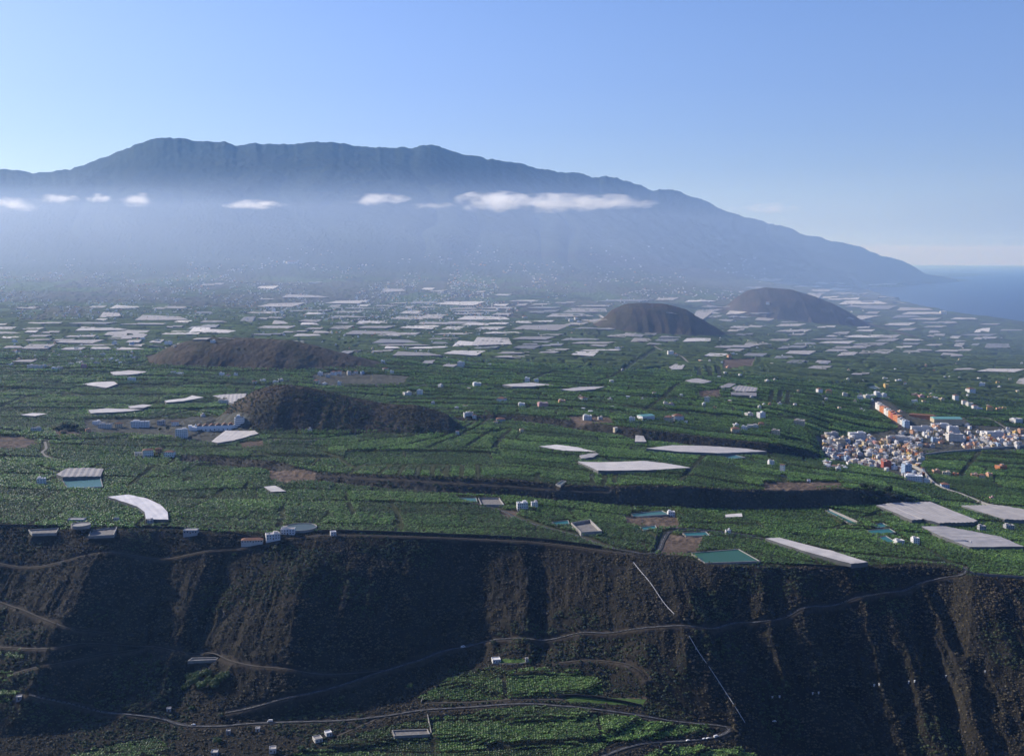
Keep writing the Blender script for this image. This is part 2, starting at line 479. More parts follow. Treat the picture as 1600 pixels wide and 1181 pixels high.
BARE = [world_poly(p) for p in [      # bare brown earth
    [(1190, 755), (1240, 753), (1310, 753), (1320, 762), (1260, 767), (1195, 768)],
    [(420, 735), (470, 733), (495, 738), (490, 752), (440, 757), (422, 748)],
    [(-20, 682), (30, 682), (60, 690), (40, 700), (-20, 702)], [(80, 672), (120, 673), (130, 682), (90, 684)],
    [(975, 808), (1055, 800), (1062, 824), (1040, 826), (1020, 822), (980, 820)],
    [(785, 798), (815, 796), (800, 812), (780, 806)], [(1045, 835), (1100, 838), (1085, 868), (1030, 866)],
    [(372, 692), (410, 688), (412, 696), (380, 700)], [(955, 1090), (1010, 1085), (1012, 1092)],
    [(1090, 612), (1125, 608), (1125, 620), (1095, 622)], [(530, 580), (600, 590), (640, 600), (560, 603), (480, 598)],
    [(880, 650), (950, 652), (960, 662), (900, 668)], [(1130, 562), (1180, 560), (1175, 572), (1130, 576)],
]]
TOWN_PX = [(1272, 681), (1330, 680), (1408, 669), (1390, 655), (1358, 630), (1372, 620), (1400, 636), (1432, 652), (1500, 652), (1520, 664), (1600, 668), (1700, 668), (1700, 706), (1600, 706), (1500, 705), (1448, 706), (1438, 735), (1450, 756), (1418, 752), (1372, 735), (1290, 718)]
TOWN = world_poly(TOWN_PX)
URBAN = [TOWN] + [world_poly(p) for p in [
    [(130, 655), (240, 655), (330, 650), (390, 650), (392, 672), (330, 694), (215, 680), (135, 676)],
    [(485, 586), (520, 580), (640, 588), (630, 600), (500, 604)],
]]
CLEAR = []      # filled by the objects: (polygon, margin)

PARCEL_SEED = 5
# walls between terraces that read as long dark lines
TERRACES = [[at(*p)[:2] for p in pl] for pl in [
    [(735, 657), (700, 671), (640, 683), (560, 693)], [(745, 655), (735, 667), (690, 685), (640, 697), (575, 706)], [(760, 656), (750, 668), (720, 681), (670, 702)], [(792, 671), (760, 678), (720, 684)],
    [(797, 673), (780, 688), (772, 702)], [(762, 678), (745, 689), (730, 700)], [(700, 668), (650, 674), (600, 681)],
    [(570, 725), (545, 742)], [(610, 727), (590, 743)], [(632, 728), (622, 744)], [(656, 729), (650, 745)], [(678, 728), (674, 745)], [(700, 728), (697, 745)], [(722, 728), (721, 746)], [(746, 726), (747, 748)],
    [(400, 724), (500, 730), (600, 726), (745, 728), (860, 735)], [(840, 741), (838, 758)], [(925, 741), (925, 757)], [(946, 742), (943, 757)], [(962, 742), (960, 756)],
    [(440, 796), (443, 812), (432, 826)], [(262, 776), (300, 780), (335, 778), (347, 766)], [(610, 785), (622, 806), (628, 828)], [(545, 788), (552, 806)],
    [(-10, 641), (40, 621), (100, 611), (180, 611), (260, 601), (370, 602)], [(-10, 612), (30, 607), (80, 611), (130, 618)], [(240, 655), (300, 641), (360, 645)],
    [(1022, 547), (990, 566), (960, 588), (925, 600)], [(912, 573), (960, 578), (1010, 577), (1060, 571)], [(900, 582), (960, 586)], [(1091, 574), (1093, 588)], [(1107, 573), (1110, 588)], [(1121, 572), (1125, 589)], [(1060, 600), (1040, 618), (1010, 640)],
    [(1206, 612), (1204, 628)], [(1219, 613), (1217, 630)], [(1231, 613), (1230, 631)], [(1180, 630), (1260, 633), (1330, 640)], [(1100, 650), (1180, 655), (1250, 653)], [(1290, 700), (1260, 690), (1200, 684), (1120, 676)],
    [(1100, 712), (1075, 740), (1062, 752)], [(1224, 742), (1226, 753)], [(1540, 690), (1520, 720), (1500, 745)], [(1100, 838), (1200, 845)], [(1060, 818), (1180, 822), (1290, 826), (1400, 828)],
    [(1410, 780), (1380, 800), (1290, 830)], [(1230, 848), (1330, 866), (1460, 880)], [(980, 810), (1040, 850)], [(1350, 812), (1440, 855), (1480, 878)], [(900, 690), (1000, 700)], [(820, 600), (850, 585), (930, 570)],
    [(1380, 560), (1440, 575), (1490, 570)], [(1290, 600), (1360, 598), (1450, 606)], [(1000, 620), (1090, 624), (1160, 620)], [(60, 730), (110, 745)], [(480, 700), (530, 716), (560, 735)], [(200, 760), (240, 730)], [(340, 700), (420, 712), (520, 714)]]]
def terrace_dist(X, Y):
    d = np.full(X.shape, 99.0)
    for Q in TERRACES:
        bx = (X > min(p[0] for p in Q) - 30) & (X < max(p[0] for p in Q) + 30) & (Y > min(p[1] for p in Q) - 30) & (Y < max(p[1] for p in Q) + 30)
        if bx.any(): d[bx] = np.minimum(d[bx], poly_dist(Q, X[bx], Y[bx], closed=False) - Y[bx] / 900)
    return np.maximum(d, 0)
def parcels(X, Y):
    """field pattern: returns distance to the nearest field edge (metres) and a field id in 0..1"""
    wx = X + 70 * fbm(X / 620, Y / 620, 201, 3) + 10 * fbm(X / 90, Y / 90, 203, 2)
    wy = Y + 135 * fbm(X / 560 + 4, Y / 560, 207, 3) + 9 * fbm(X / 80, Y / 80, 209, 2)
    big = Y < 2350
    dy = np.where(big, 58.0, 33.0); dx = np.where(big, 140.0, 84.0)
    row = np.floor(wy / dy); fy = wy / dy - row
    o = _h(row, row * 0, PARCEL_SEED)
    colf = wx / (dx * (0.6 + .9 * _h(row, row * 0 + 3, PARCEL_SEED))) + o * 9
    colm = np.floor(colf); fx = colf - colm
    eyl = fy * dy; eyh = (1 - fy) * dy
    keep_l = _h(row, np.floor(wx / 260), 11) > np.where(big, .45, .2); keep_h = _h(row + 1, np.floor(wx / 260), 11) > np.where(big, .45, .2)
    ey = np.minimum(np.where(keep_l, eyl, 99), np.where(keep_h, eyh, 99))
    kl = _h(row, colm, 12) > np.where(big, .5, .3); kh = _h(row, colm + 1, 12) > np.where(big, .5, .3)
    wdt = dx * (0.6 + .9 * o)
    ex = np.minimum(np.where(kl, fx * wdt, 99), np.where(kh, (1 - fx) * wdt, 99))
    return np.minimum(np.minimum(ey, ex), terrace_dist(X, Y)), _h(row, colm, 13), _h(row, np.floor(wx / 260), 14)

def crop_mask(X, Y):
    """1 where bananas grow"""
    t = X / Y
    rim = at_line(RIM, t)
    m = (Y > rim + 9)
    m &= ~((Y > at_line(S1B, t) - 6) & (Y < at_line(S1T, t) + 5) & (np.interp(t, TG, LZ[S1T] - LZ[S1B]) > 5))
    m &= ~((Y > at_line(S2B, t) - 5) & (Y < at_line(S2T, t) + 4) & (np.interp(t, TG, LZ[S2T] - LZ[S2B]) > 4))
    ci = cone_add(X, Y)
    m &= ci < 5.0
    for p in CROP_FLOOR:
        m |= poly_inside(p, X, Y)
    for p in BARE + URBAN:
        m &= ~poly_inside(p, X, Y)
    return m

FLAT_ROADS = []   # (points, half width) benches, filled before the mesh is built

# roads: pixel polylines (label later)
ROADS = {
 'valley_road': ([(1195, 842), (1140, 834), (1085, 829), (1048, 830), (1036, 843), (1028, 860), (1010, 865), (985, 861), (960, 857), (935, 849), (900, 836), (850, 823), (810, 810), (790, 800), (760, 790), (715, 778)], 5.0, 'asphalt'),
 'switchback_road': ([(1240, 851), (1300, 863), (1400, 873), (1450, 877), (1482, 880), (1502, 884), (1509, 891), (1500, 898), (1478, 901), (1440, 908), (1390, 925), (1300, 946), (1200, 963), (1150, 972), (1100, 979), (1000, 981), (900, 987), (820, 992), (760, 1001), (700, 1016), (650, 1033), (600, 1047), (533, 1070), (470, 1086), (400, 1104), (352, 1113)], 4.6, 'asphalt'),
 'canyon_road': ([(45, 1085), (110, 1097), (180, 1114), (225, 1118), (258, 1124), (290, 1133), (340, 1134), (385, 1130), (430, 1128), (533, 1125), (600, 1118), (660, 1109), (750, 1103), (840, 1099), (870, 1102), (950, 1110), (1040, 1124), (1100, 1131), (1128, 1132), (1140, 1139), (1122, 1150), (1066, 1157), (1010, 1160), (975, 1168), (930, 1186)], 4.2, 'asphalt'),
 'rim_track': ([(988, 866), (940, 860), (850, 849), (780, 844), (700, 841), (600, 837), (520, 836), (400, 852), (330, 858), (200, 866), (95, 877), (-20, 877)], 2.6, 'track'),
 'mule_track': ([(-20, 936), (0, 941), (60, 964), (100, 977), (145, 985), (170, 988)], 2.2, 'track'),
 'slope_track': ([(-20, 1010), (70, 1013), (130, 1003), (170, 1006), (230, 1010), (270, 1013), (325, 1018), (370, 1033), (430, 1043), (490, 1053), (550, 1052), (600, 1047)], 2.6, 'track'),
 'lower_track': ([(20, 1052), (85, 1037), (160, 1022), (228, 1011)], 2.2, 'track'),
 'farm_track': ([(660, 1098), (700, 1097), (760, 1095), (880, 1092)], 2.2, 'track'),
 'hairpin_lane': ([(525, 1150), (560, 1135), (590, 1122), (600, 1118)], 2.2, 'track'),
 'ridge_path': ([(870, 1035), (930, 1031), (975, 1034), (1000, 1046), (1010, 1060)], 2.2, 'track'),
 'hotel_road': ([(-20, 690), (60, 687), (100, 690), (160, 688), (240, 681), (300, 678)], 5.0, 'asphalt'),
 'bend_road': ([(70, 690), (72, 700), (66, 707), (76, 714), (100, 720)], 4.5, 'pale'),
 'town_street': ([(1400, 722), (1440, 711), (1500, 704), (1560, 699), (1640, 690)], 6.0, 'pale'),
 'town_road': ([(1410, 722), (1440, 735), (1462, 757), (1500, 772), (1540, 788), (1600, 806), (1650, 822)], 6.0, 'pale'),
 'coast_road': ([(1500, 655), (1520, 652), (1545, 655), (1570, 668), (1590, 680)], 5.0, 'pale'),
 'plain_road': ([(1020, 540), (1035, 548), (1062, 556), (1075, 566)], 6.0, 'pale'),
 'village_road': ([(640, 604), (700, 600), (760, 601)], 4.0, 'pale'),
 'hill_road': ([(420, 686), (480, 688), (530, 683), (560, 680)], 5.0, 'pale'),
 'gully_track': ([(500, 742), (600, 748), (700, 753), (800, 759), (870, 764), (950, 768)], 2.2, 'track'),
}
def resample(P, step):
    P = np.array(P, float); out = [P[0]]
    # Catmull-Rom then even spacing
    Q = np.vstack([2 * P[0] - P[1], P, 2 * P[-1] - P[-2]])
    fine = []
    for i in range(1, len(Q) - 2):
        for s in np.linspace(0, 1, 14, endpoint=False):
            a, b, c, d = Q[i - 1], Q[i], Q[i + 1], Q[i + 2]
            fine.append(.5 * ((2 * b) + (-a + c) * s + (2 * a - 5 * b + 4 * c - d) * s * s + (-a + 3 * b - 3 * c + d) * s ** 3))
    fine.append(Q[-2]); fine = np.array(fine)
    L = np.concatenate([[0], np.cumsum(np.hypot(*(fine[1:, :2] - fine[:-1, :2]).T))])
    n = max(2, int(L[-1] / step)); q = np.linspace(0, L[-1], n)
    return np.stack([np.interp(q, L, fine[:, k]) for k in range(3)], 1)

ROAD_PTS = {}
for nm, (pp, w, kd) in ROADS.items():
    raw = [at(*p) for p in pp]
    st = 5.0 if raw[0][1] < 2500 else 14.0
    P = resample(raw, st)
    P[:, 2] = H(P[:, 0], P[:, 1])
    for _ in range(14):
        P[1:-1, 2] = .25 * P[:-2, 2] + .5 * P[1:-1, 2] + .25 * P[2:, 2]
    ROAD_PTS[nm] = (P, w, kd)

def bench(X, Y, Z, out_d=None):
    """cut level benches for the roads into the land"""
    for nm, (P, w, kd) in ROAD_PTS.items():
        if P[:, 1].min() > 4000: continue
        half = w / 2 + 1.2
        for i in range(0, len(P) - 1):
            x1, y1, z1 = P[i]; x2, y2, z2 = P[i + 1]
            m = np.nonzero((X > min(x1, x2) - 16) & (X < max(x1, x2) + 16) & (Y > min(y1, y2) - 16) & (Y < max(y1, y2) + 16))[0]
            if len(m) == 0: continue
            ex, ey = x2 - x1, y2 - y1
            s = np.clip(((X[m] - x1) * ex + (Y[m] - y1) * ey) / (ex * ex + ey * ey + 1e-9), 0, 1)
            d = np.hypot(X[m] - x1 - s * ex, Y[m] - y1 - s * ey)
            zr = z1 + (z2 - z1) * s - .25
            wgt = smooth(half + 6.5, half, d)
            better = wgt > out_d[m]
            mm = m[better]
            if len(mm) == 0: continue
            NEWZ[mm] = zr[better]; out_d[mm] = wgt[better]
    return

def road_dist(X, Y):
    d = np.full(X.shape, 1e9)
    for nm, (P, w, kd) in ROAD_PTS.items():
        Q = P[::2] if len(P) > 6 else P
        bx = (X > Q[:, 0].min() - 30) & (X < Q[:, 0].max() + 30) & (Y > Q[:, 1].min() - 30) & (Y < Q[:, 1].max() + 30)
        if bx.any():
            dd = poly_dist(Q, X[bx], Y[bx], closed=False) - w / 2
            d[bx] = np.minimum(d[bx], dd)
    return d

# ------------------------------------------------------------------ objects to be cleared for (filled in c_, before planting)
CLEAR = []; PADS = []
# ------------------------------------------------------------------ small mesh kit
class MB:
    def __init__(s): s.v = []; s.f = []; s.i = []
    def box(s, c, size, rz=0.0, mi=0, taper=0.0):
        cx, cy, cz = c; a, b, h = size[0] / 2, size[1] / 2, size[2]
        co, si = math.cos(rz), math.sin(rz); n = len(s.v)
        for z, k in ((0, 1), (h, 1 - taper)):
            for x, y in ((-a, -b), (a, -b), (a, b), (-a, b)):
                s.v.append((cx + (x * co - y * si) * k, cy + (x * si + y * co) * k, cz + z))
        for q in ((3, 2, 1, 0), (4, 5, 6, 7), (0, 1, 5, 4), (1, 2, 6, 5), (2, 3, 7, 6), (3, 0, 4, 7)):
            s.f.append(tuple(n + k for k in q)); s.i.append(mi)
    def gable(s, c, size, mi=0, axis='x'):
        cx, cy, cz = c; a, b, h = size[0] / 2, size[1] / 2, size[2]; n = len(s.v)
        if axis == 'x': P = [(-a, -b, 0), (a, -b, 0), (a, b, 0), (-a, b, 0), (-a * .96, 0, h), (a * .96, 0, h)]; Q = [(0, 1, 5, 4), (2, 3, 4, 5), (1, 2, 5), (3, 0, 4), (3, 2, 1, 0)]
        else: P = [(-a, -b, 0), (a, -b, 0), (a, b, 0), (-a, b, 0), (0, -b * .96, h), (0, b * .96, h)]; Q = [(1, 2, 5, 4), (3, 0, 4, 5), (0, 1, 4), (2, 3, 5), (3, 2, 1, 0)]
        for p in P: s.v.append((cx + p[0], cy + p[1], cz + p[2]))
        for q in Q: s.f.append(tuple(n + k for k in q)); s.i.append(mi)
    def hip(s, c, size, mi=0):
        cx, cy, cz = c; a, b, h = size[0] / 2, size[1] / 2, size[2]; n = len(s.v); r = max(a - b, .05)
        for p in [(-a, -b, 0), (a, -b, 0), (a, b, 0), (-a, b, 0), (-r, 0, h), (r, 0, h)]: s.v.append((cx + p[0], cy + p[1], cz + p[2]))
        for q in [(0, 1, 5, 4), (2, 3, 4, 5), (1, 2, 5), (3, 0, 4), (3, 2, 1, 0)]: s.f.append(tuple(n + k for k in q)); s.i.append(mi)
    def cyl(s, c, r, h, n=24, mi=0, r2=None, cap=True):
        r2 = r if r2 is None else r2; b = len(s.v)
        for k in range(n):
            a = 2 * math.pi * k / n; s.v.append((c[0] + r * math.cos(a), c[1] + r * math.sin(a), c[2]))
        for k in range(n):
            a = 2 * math.pi * k / n; s.v.append((c[0] + r2 * math.cos(a), c[1] + r2 * math.sin(a), c[2] + h))
        for k in range(n): s.f.append((b + k, b + (k + 1) % n, b + n + (k + 1) % n, b + n + k)); s.i.append(mi)
        if cap: s.f.append(tuple(b + n + k for k in range(n))); s.i.append(mi)
    def build(s, name, mats, parent=None):
        return mesh_obj(name, s.v, s.f, mats, parent, idx=s.i)

def WH(n, c): return mat(n, c, .75, .14, .5, rand=.06)
WALLC = {
    'white': WH('paint_white', (.78, .77, .75)), 'off-white': WH('paint_offwhite', (.66, .63, .58)), 'grey': WH('paint_grey', (.40, .40, .41)),
    'cream': WH('paint_cream', (.66, .55, .38)), 'yellow': WH('paint_yellow', (.66, .46, .17)), 'peach': WH('paint_peach', (.66, .38, .24)),
    'orange': WH('paint_orange', (.58, .22, .09)), 'pink': WH('paint_pink', (.60, .34, .32)), 'red': WH('paint_red', (.42, .11, .08)),
    'pale blue': WH('paint_blue', (.36, .47, .62)), 'brown': WH('paint_brown', (.34, .2, .12)),
}
M_TILE = mat('roof_tile', (.24, .125, .08), .85, .4, .8, rand=.2)
M_FLAT = mat('roof_flat', (.46, .43, .40), .9, .35, .5, rand=.25)
M_FLATW = mat('roof_flat_white', (.72, .71, .70), .8, .2, .5, rand=.1)
M_TEAL = mat('roof_teal', (.16, .36, .33), .5, .2, .3)
M_GLASS = mat('window_glass', (.035, .045, .06), .25, .2, 1.0, spec=.5)
M_DOOR = mat('door_wood', (.16, .09, .05), .6, .3, 1.0)
M_CONC = mat('concrete', (.22, .205, .19), .9, .35, .3, bump=.4)
M_CONCW = mat('pale_concrete', (.34, .325, .30), .85, .25, .3, bump=.3)
M_STONE = mat('dark_stone', (.05, .047, .042), .95, .4, .5, bump=.6)
M_ASPH = mat('asphalt', (.05, .05, .054), .9, .3, .15, bump=.2)
M_TRACK = mat('dirt_track', (.085, .074, .062), .95, .35, .2, bump=.4)
M_PALE = mat('pale_road', (.22, .205, .18), .9, .25, .15, bump=.2)
M_LINE = mat('road_paint', (.6, .6, .58), .7, .3, .8)
ROOFM = {'flat': M_FLAT, 'flatw': M_FLATW, 'hip': M_TILE, 'gable': M_TILE, 'teal': M_TEAL}

def net_mat(name, col, rough=.62, trans=.25):
    m, nt, b = nodes(name, rough, .25)
    g = nt.nodes.new("ShaderNodeNewGeometry")
    nz = nt.nodes.new("ShaderNodeTexNoise"); nz.inputs['Scale'].default_value = .05; nz.inputs['Detail'].default_value = 6
    nt.links.new(g.outputs['Position'], nz.inputs['Vector'])
    cr = nt.nodes.new("ShaderNodeMix"); cr.data_type = 'RGBA'
    cr.inputs['A'].default_value = (*col, 1); cr.inputs['B'].default_value = (*(c * .8 for c in col), 1)
    r = nt.nodes.new("ShaderNodeMapRange"); r.inputs['From Min'].default_value = .35; r.inputs['From Max'].default_value = .7
    nt.links.new(nz.outputs['Fac'], r.inputs['Value']); nt.links.new(r.outputs[0], cr.inputs['Factor'])
    oi = nt.nodes.new("ShaderNodeObjectInfo"); mr = nt.nodes.new("ShaderNodeMapRange"); mr.inputs['To Min'].default_value = .74; mr.inputs['To Max'].default_value = 1.14
    nt.links.new(oi.outputs['Random'], mr.inputs['Value'])
    vm = nt.nodes.new("ShaderNodeVectorMath"); vm.operation = 'SCALE'; nt.links.new(cr.outputs['Result'], vm.inputs[0]); nt.links.new(mr.outputs[0], vm.inputs['Scale'])
    nt.links.new(vm.outputs[0], b.inputs['Base Color'])
    bp = nt.nodes.new("ShaderNodeBump"); bp.inputs['Strength'].default_value = .5; bp.inputs['Distance'].default_value = 2.0
    nt.links.new(nz.outputs['Fac'], bp.inputs['Height']); nt.links.new(bp.outputs[0], b.inputs['Normal'])
    return m
M_NETW = net_mat('white_netting', (.66, .61, .555))
M_NET = net_mat('grey_netting', (.42, .385, .35))
M_NETB = net_mat('bright_netting', (.86, .82, .80))
M_NETG = net_mat('dark_netting', (.27, .265, .26))
M_NETWALL = net_mat('side_netting', (.15, .155, .15))

# ------------------------------------------------------------------ labels that single things out
LANDMARKS = [
    ('the round water tank', 465, 824), ('the curved white greenhouse', 225, 795), ('the stepped hotel', 345, 660), ('the dark nearer cone', 460, 640),
    ('the long flat-topped cone', 400, 555), ('the middle brown cone', 1030, 500), ('the far brown cone', 1240, 475), ('the teal-roofed hall', 1482, 655),
    ('the orange row', 1390, 650), ('the green rim reservoir', 1130, 868), ('the rim hairpin', 1500, 890), ('the coast', 1540, 505),
    ('the biggest grey greenhouse', 1450, 802), ('the netting wedge', 990, 728), ('the red far shed', 455, 411),
    ('the walled villa', 1222, 733), ('the bare earth patch', 460, 745), ('the three-pool farm', 1375, 830), ('the turquoise pool', 128, 748),
    ('the large white town building', 1430, 748), ('the lone white villa', 832, 598), ('the town end', 1300, 690), ('the left frame edge', 5, 520), ('the mid-cone village', 560, 590), ('the plain village', 740, 500), ('the far belt end', 900, 450), ('the right town houses', 1550, 688), ('the dark tree clump', 105, 665), ('the lava tongue', 1000, 410)]
WANT = []          # (object, description, px, py, category, group)
ORD = ['closest', 'second closest', 'third closest', 'fourth closest', 'fifth closest', 'sixth closest', 'seventh closest', 'eighth closest', 'ninth closest', 'tenth closest', '11th closest', '12th closest', '13th closest', '14th closest', '15th closest', '16th closest', '17th closest', '18th closest', '19th closest', '20th closest']
def want(o, desc, px, py, cat, group): WANT.append((o, desc, px, py, cat, group))
def write_labels():
    from collections import defaultdict
    B = defaultdict(list)
    for (o, desc, px, py, cat, group) in WANT:
        lm = min(LANDMARKS, key=lambda l: math.hypot(px - l[1], (py - l[2]) * 2.2))
        dx = px - lm[1]; dy = (py - lm[2]) * 2.2
        rel = ('right of' if dx > 0 else 'left of') if abs(dx) > abs(dy) else ('in front of' if dy > 0 else 'beyond')
        B[(desc, rel, lm[0])].append((math.hypot(dx, dy), o, cat, group))
    for (desc, rel, lm), L in B.items():
        L.sort(key=lambda a: a[0])
        for k, (d, o, cat, group) in enumerate(L):
            if len(L) == 1: lab = f"{desc} {rel} {lm}"
            else: lab = f"{desc} {rel} {lm}, {ORD[k] if k < len(ORD) else str(k + 1) + 'th closest'} to it"
            tag(o, lab, cat, group)

# ------------------------------------------------------------------ greenhouses (net-covered banana fields)
def net_house(pp, h, m, desc=None, label=None, parts=True, bay=9.0, group='net greenhouses among the fields', ridge=.55, wallm=None):
    W = [at(px, py, lift=h) for px, py in pp]
    W = [(x, y) for x, y, z in W]
    c = (sum(p[0] for p in W) / len(W), sum(p[1] for p in W) / len(W))
    zc = hz(*c)
    area = sum(W[i][0] * W[(i + 1) % len(W)][1] - W[(i + 1) % len(W)][0] * W[i][1] for i in range(len(W)))
    if area < 0: W = W[::-1]
    # longest edge gives the bay direction
    k = max(range(len(W)), key=lambda i: math.hypot(W[(i + 1) % len(W)][0] - W[i][0], W[(i + 1) % len(W)][1] - W[i][1]))
    e = Vector((W[(k + 1) % len(W)][0] - W[k][0], W[(k + 1) % len(W)][1] - W[k][1], 0)).normalized()
    n = Vector((-e.y, e.x, 0))
    bm = bmesh.new()
    vs = [bm.verts.new((p[0] - c[0], p[1] - c[1], 0)) for p in W]
    bm.faces.new(vs)
    def cuts(dirv, step):
        q = [v.co.dot(dirv) for v in bm.verts]; a, b = min(q), max(q)
        cnt = 0; x = a + step
        while x < b - step * .3 and cnt < 60:
            bmesh.ops.bisect_plane(bm, geom=bm.verts[:] + bm.edges[:] + bm.faces[:], plane_co=dirv * x, plane_no=dirv); x += step; cnt += 1
        return a
    ext = max(max(v.co.dot(n) for v in bm.verts) - min(v.co.dot(n) for v in bm.verts), 1)
    st = max(bay / 2, ext / 30)
    a0 = cuts(n, st)
    exl = max(v.co.dot(e) for v in bm.verts) - min(v.co.dot(e) for v in bm.verts)
    cuts(e, max(12.0, exl / 18))
    P = np.array([v.co[:] for v in bm.verts])
    hh = H(P[:, 0] + c[0], P[:, 1] + c[1]) if parts else H(P[:, 0] + c[0], P[:, 1] + c[1])
    # roof height: smooth version of the land
    A = np.c_[P[:, 0], P[:, 1], np.ones(len(P))]
    co, *_ = np.linalg.lstsq(A, hh, rcond=None)
    fit = A @ co
    hh = fit * .6 + hh * .4
    rid = np.round((P @ np.array(n[:]) - a0) / st).astype(int) % 2
    rn = vnoise(P[:, 0] / 11 + c[0], P[:, 1] / 11, 501) * .7
    rs = (vnoise(np.floor((P @ np.array(n[:]) - a0) / (st * 6)) + c[0], P[:, 1] * 0, 77) - .5) * 1.4
    bm.verts.ensure_lookup_table()
    zr = hh - zc + h + rid * ridge + rn + rs
    for v, z in zip(bm.verts, zr): v.co.z = z
    me = bpy.data.meshes.new('net_roof'); bm.to_mesh(me)
    # side netting
    bedges = [ed for ed in bm.edges if len(ed.link_faces) == 1]
    V = []; Fc = []
    for ed in bedges:
        a, b = ed.verts[0].co, ed.verts[1].co; i = len(V)
        za = hz(a.x + c[0], a.y + c[1]) - zc - 3; zb = hz(b.x + c[0], b.y + c[1]) - zc - 3
        f = ed.link_faces[0].calc_center_median(); mid = (a + b) / 2; out = Vector((mid.x - f.x, mid.y - f.y, 0)); out = out.normalized() * .06 if out.length > 0 else out
        V += [(a.x + out.x, a.y + out.y, a.z - .05), (b.x + out.x, b.y + out.y, b.z - .05), (b.x + out.x * 8, b.y + out.y * 8, min(zb, b.z - 1)), (a.x + out.x * 8, a.y + out.y * 8, min(za, a.z - 1))]
        Fc.append((i, i + 1, i + 2, i + 3))
    bm.free()
    me.materials.append(m)
    wm = wallm or M_NETWALL
    if parts:
        root = empty('net_greenhouse', (c[0], c[1], zc))
        ro = bpy.data.objects.new('net_roof', me); COL.objects.link(ro); ro.parent = root
        mesh_obj('side_netting', V, Fc, wm, root)
    else:
        n0 = len(me.vertices)
        vv = [tuple(v.co) for v in me.vertices] + V
        ff = [tuple(p.vertices) for p in me.polygons]; nf = len(ff)
        ff += [tuple(i + n0 for i in f) for f in Fc]
        root = mesh_obj('net_greenhouse', vv, ff, [m, wm], idx=[0] * nf + [1] * len(Fc)); root.location = (c[0], c[1], zc)
    CLEAR.append((W, 1.5))
    px = sum(p[0] for p in pp) / len(pp); py = sum(p[1] for p in pp) / len(pp)
    if label: tag(root, label, 'greenhouse', group)
    else: want(root, desc, px, py, 'greenhouse', group)
    return root

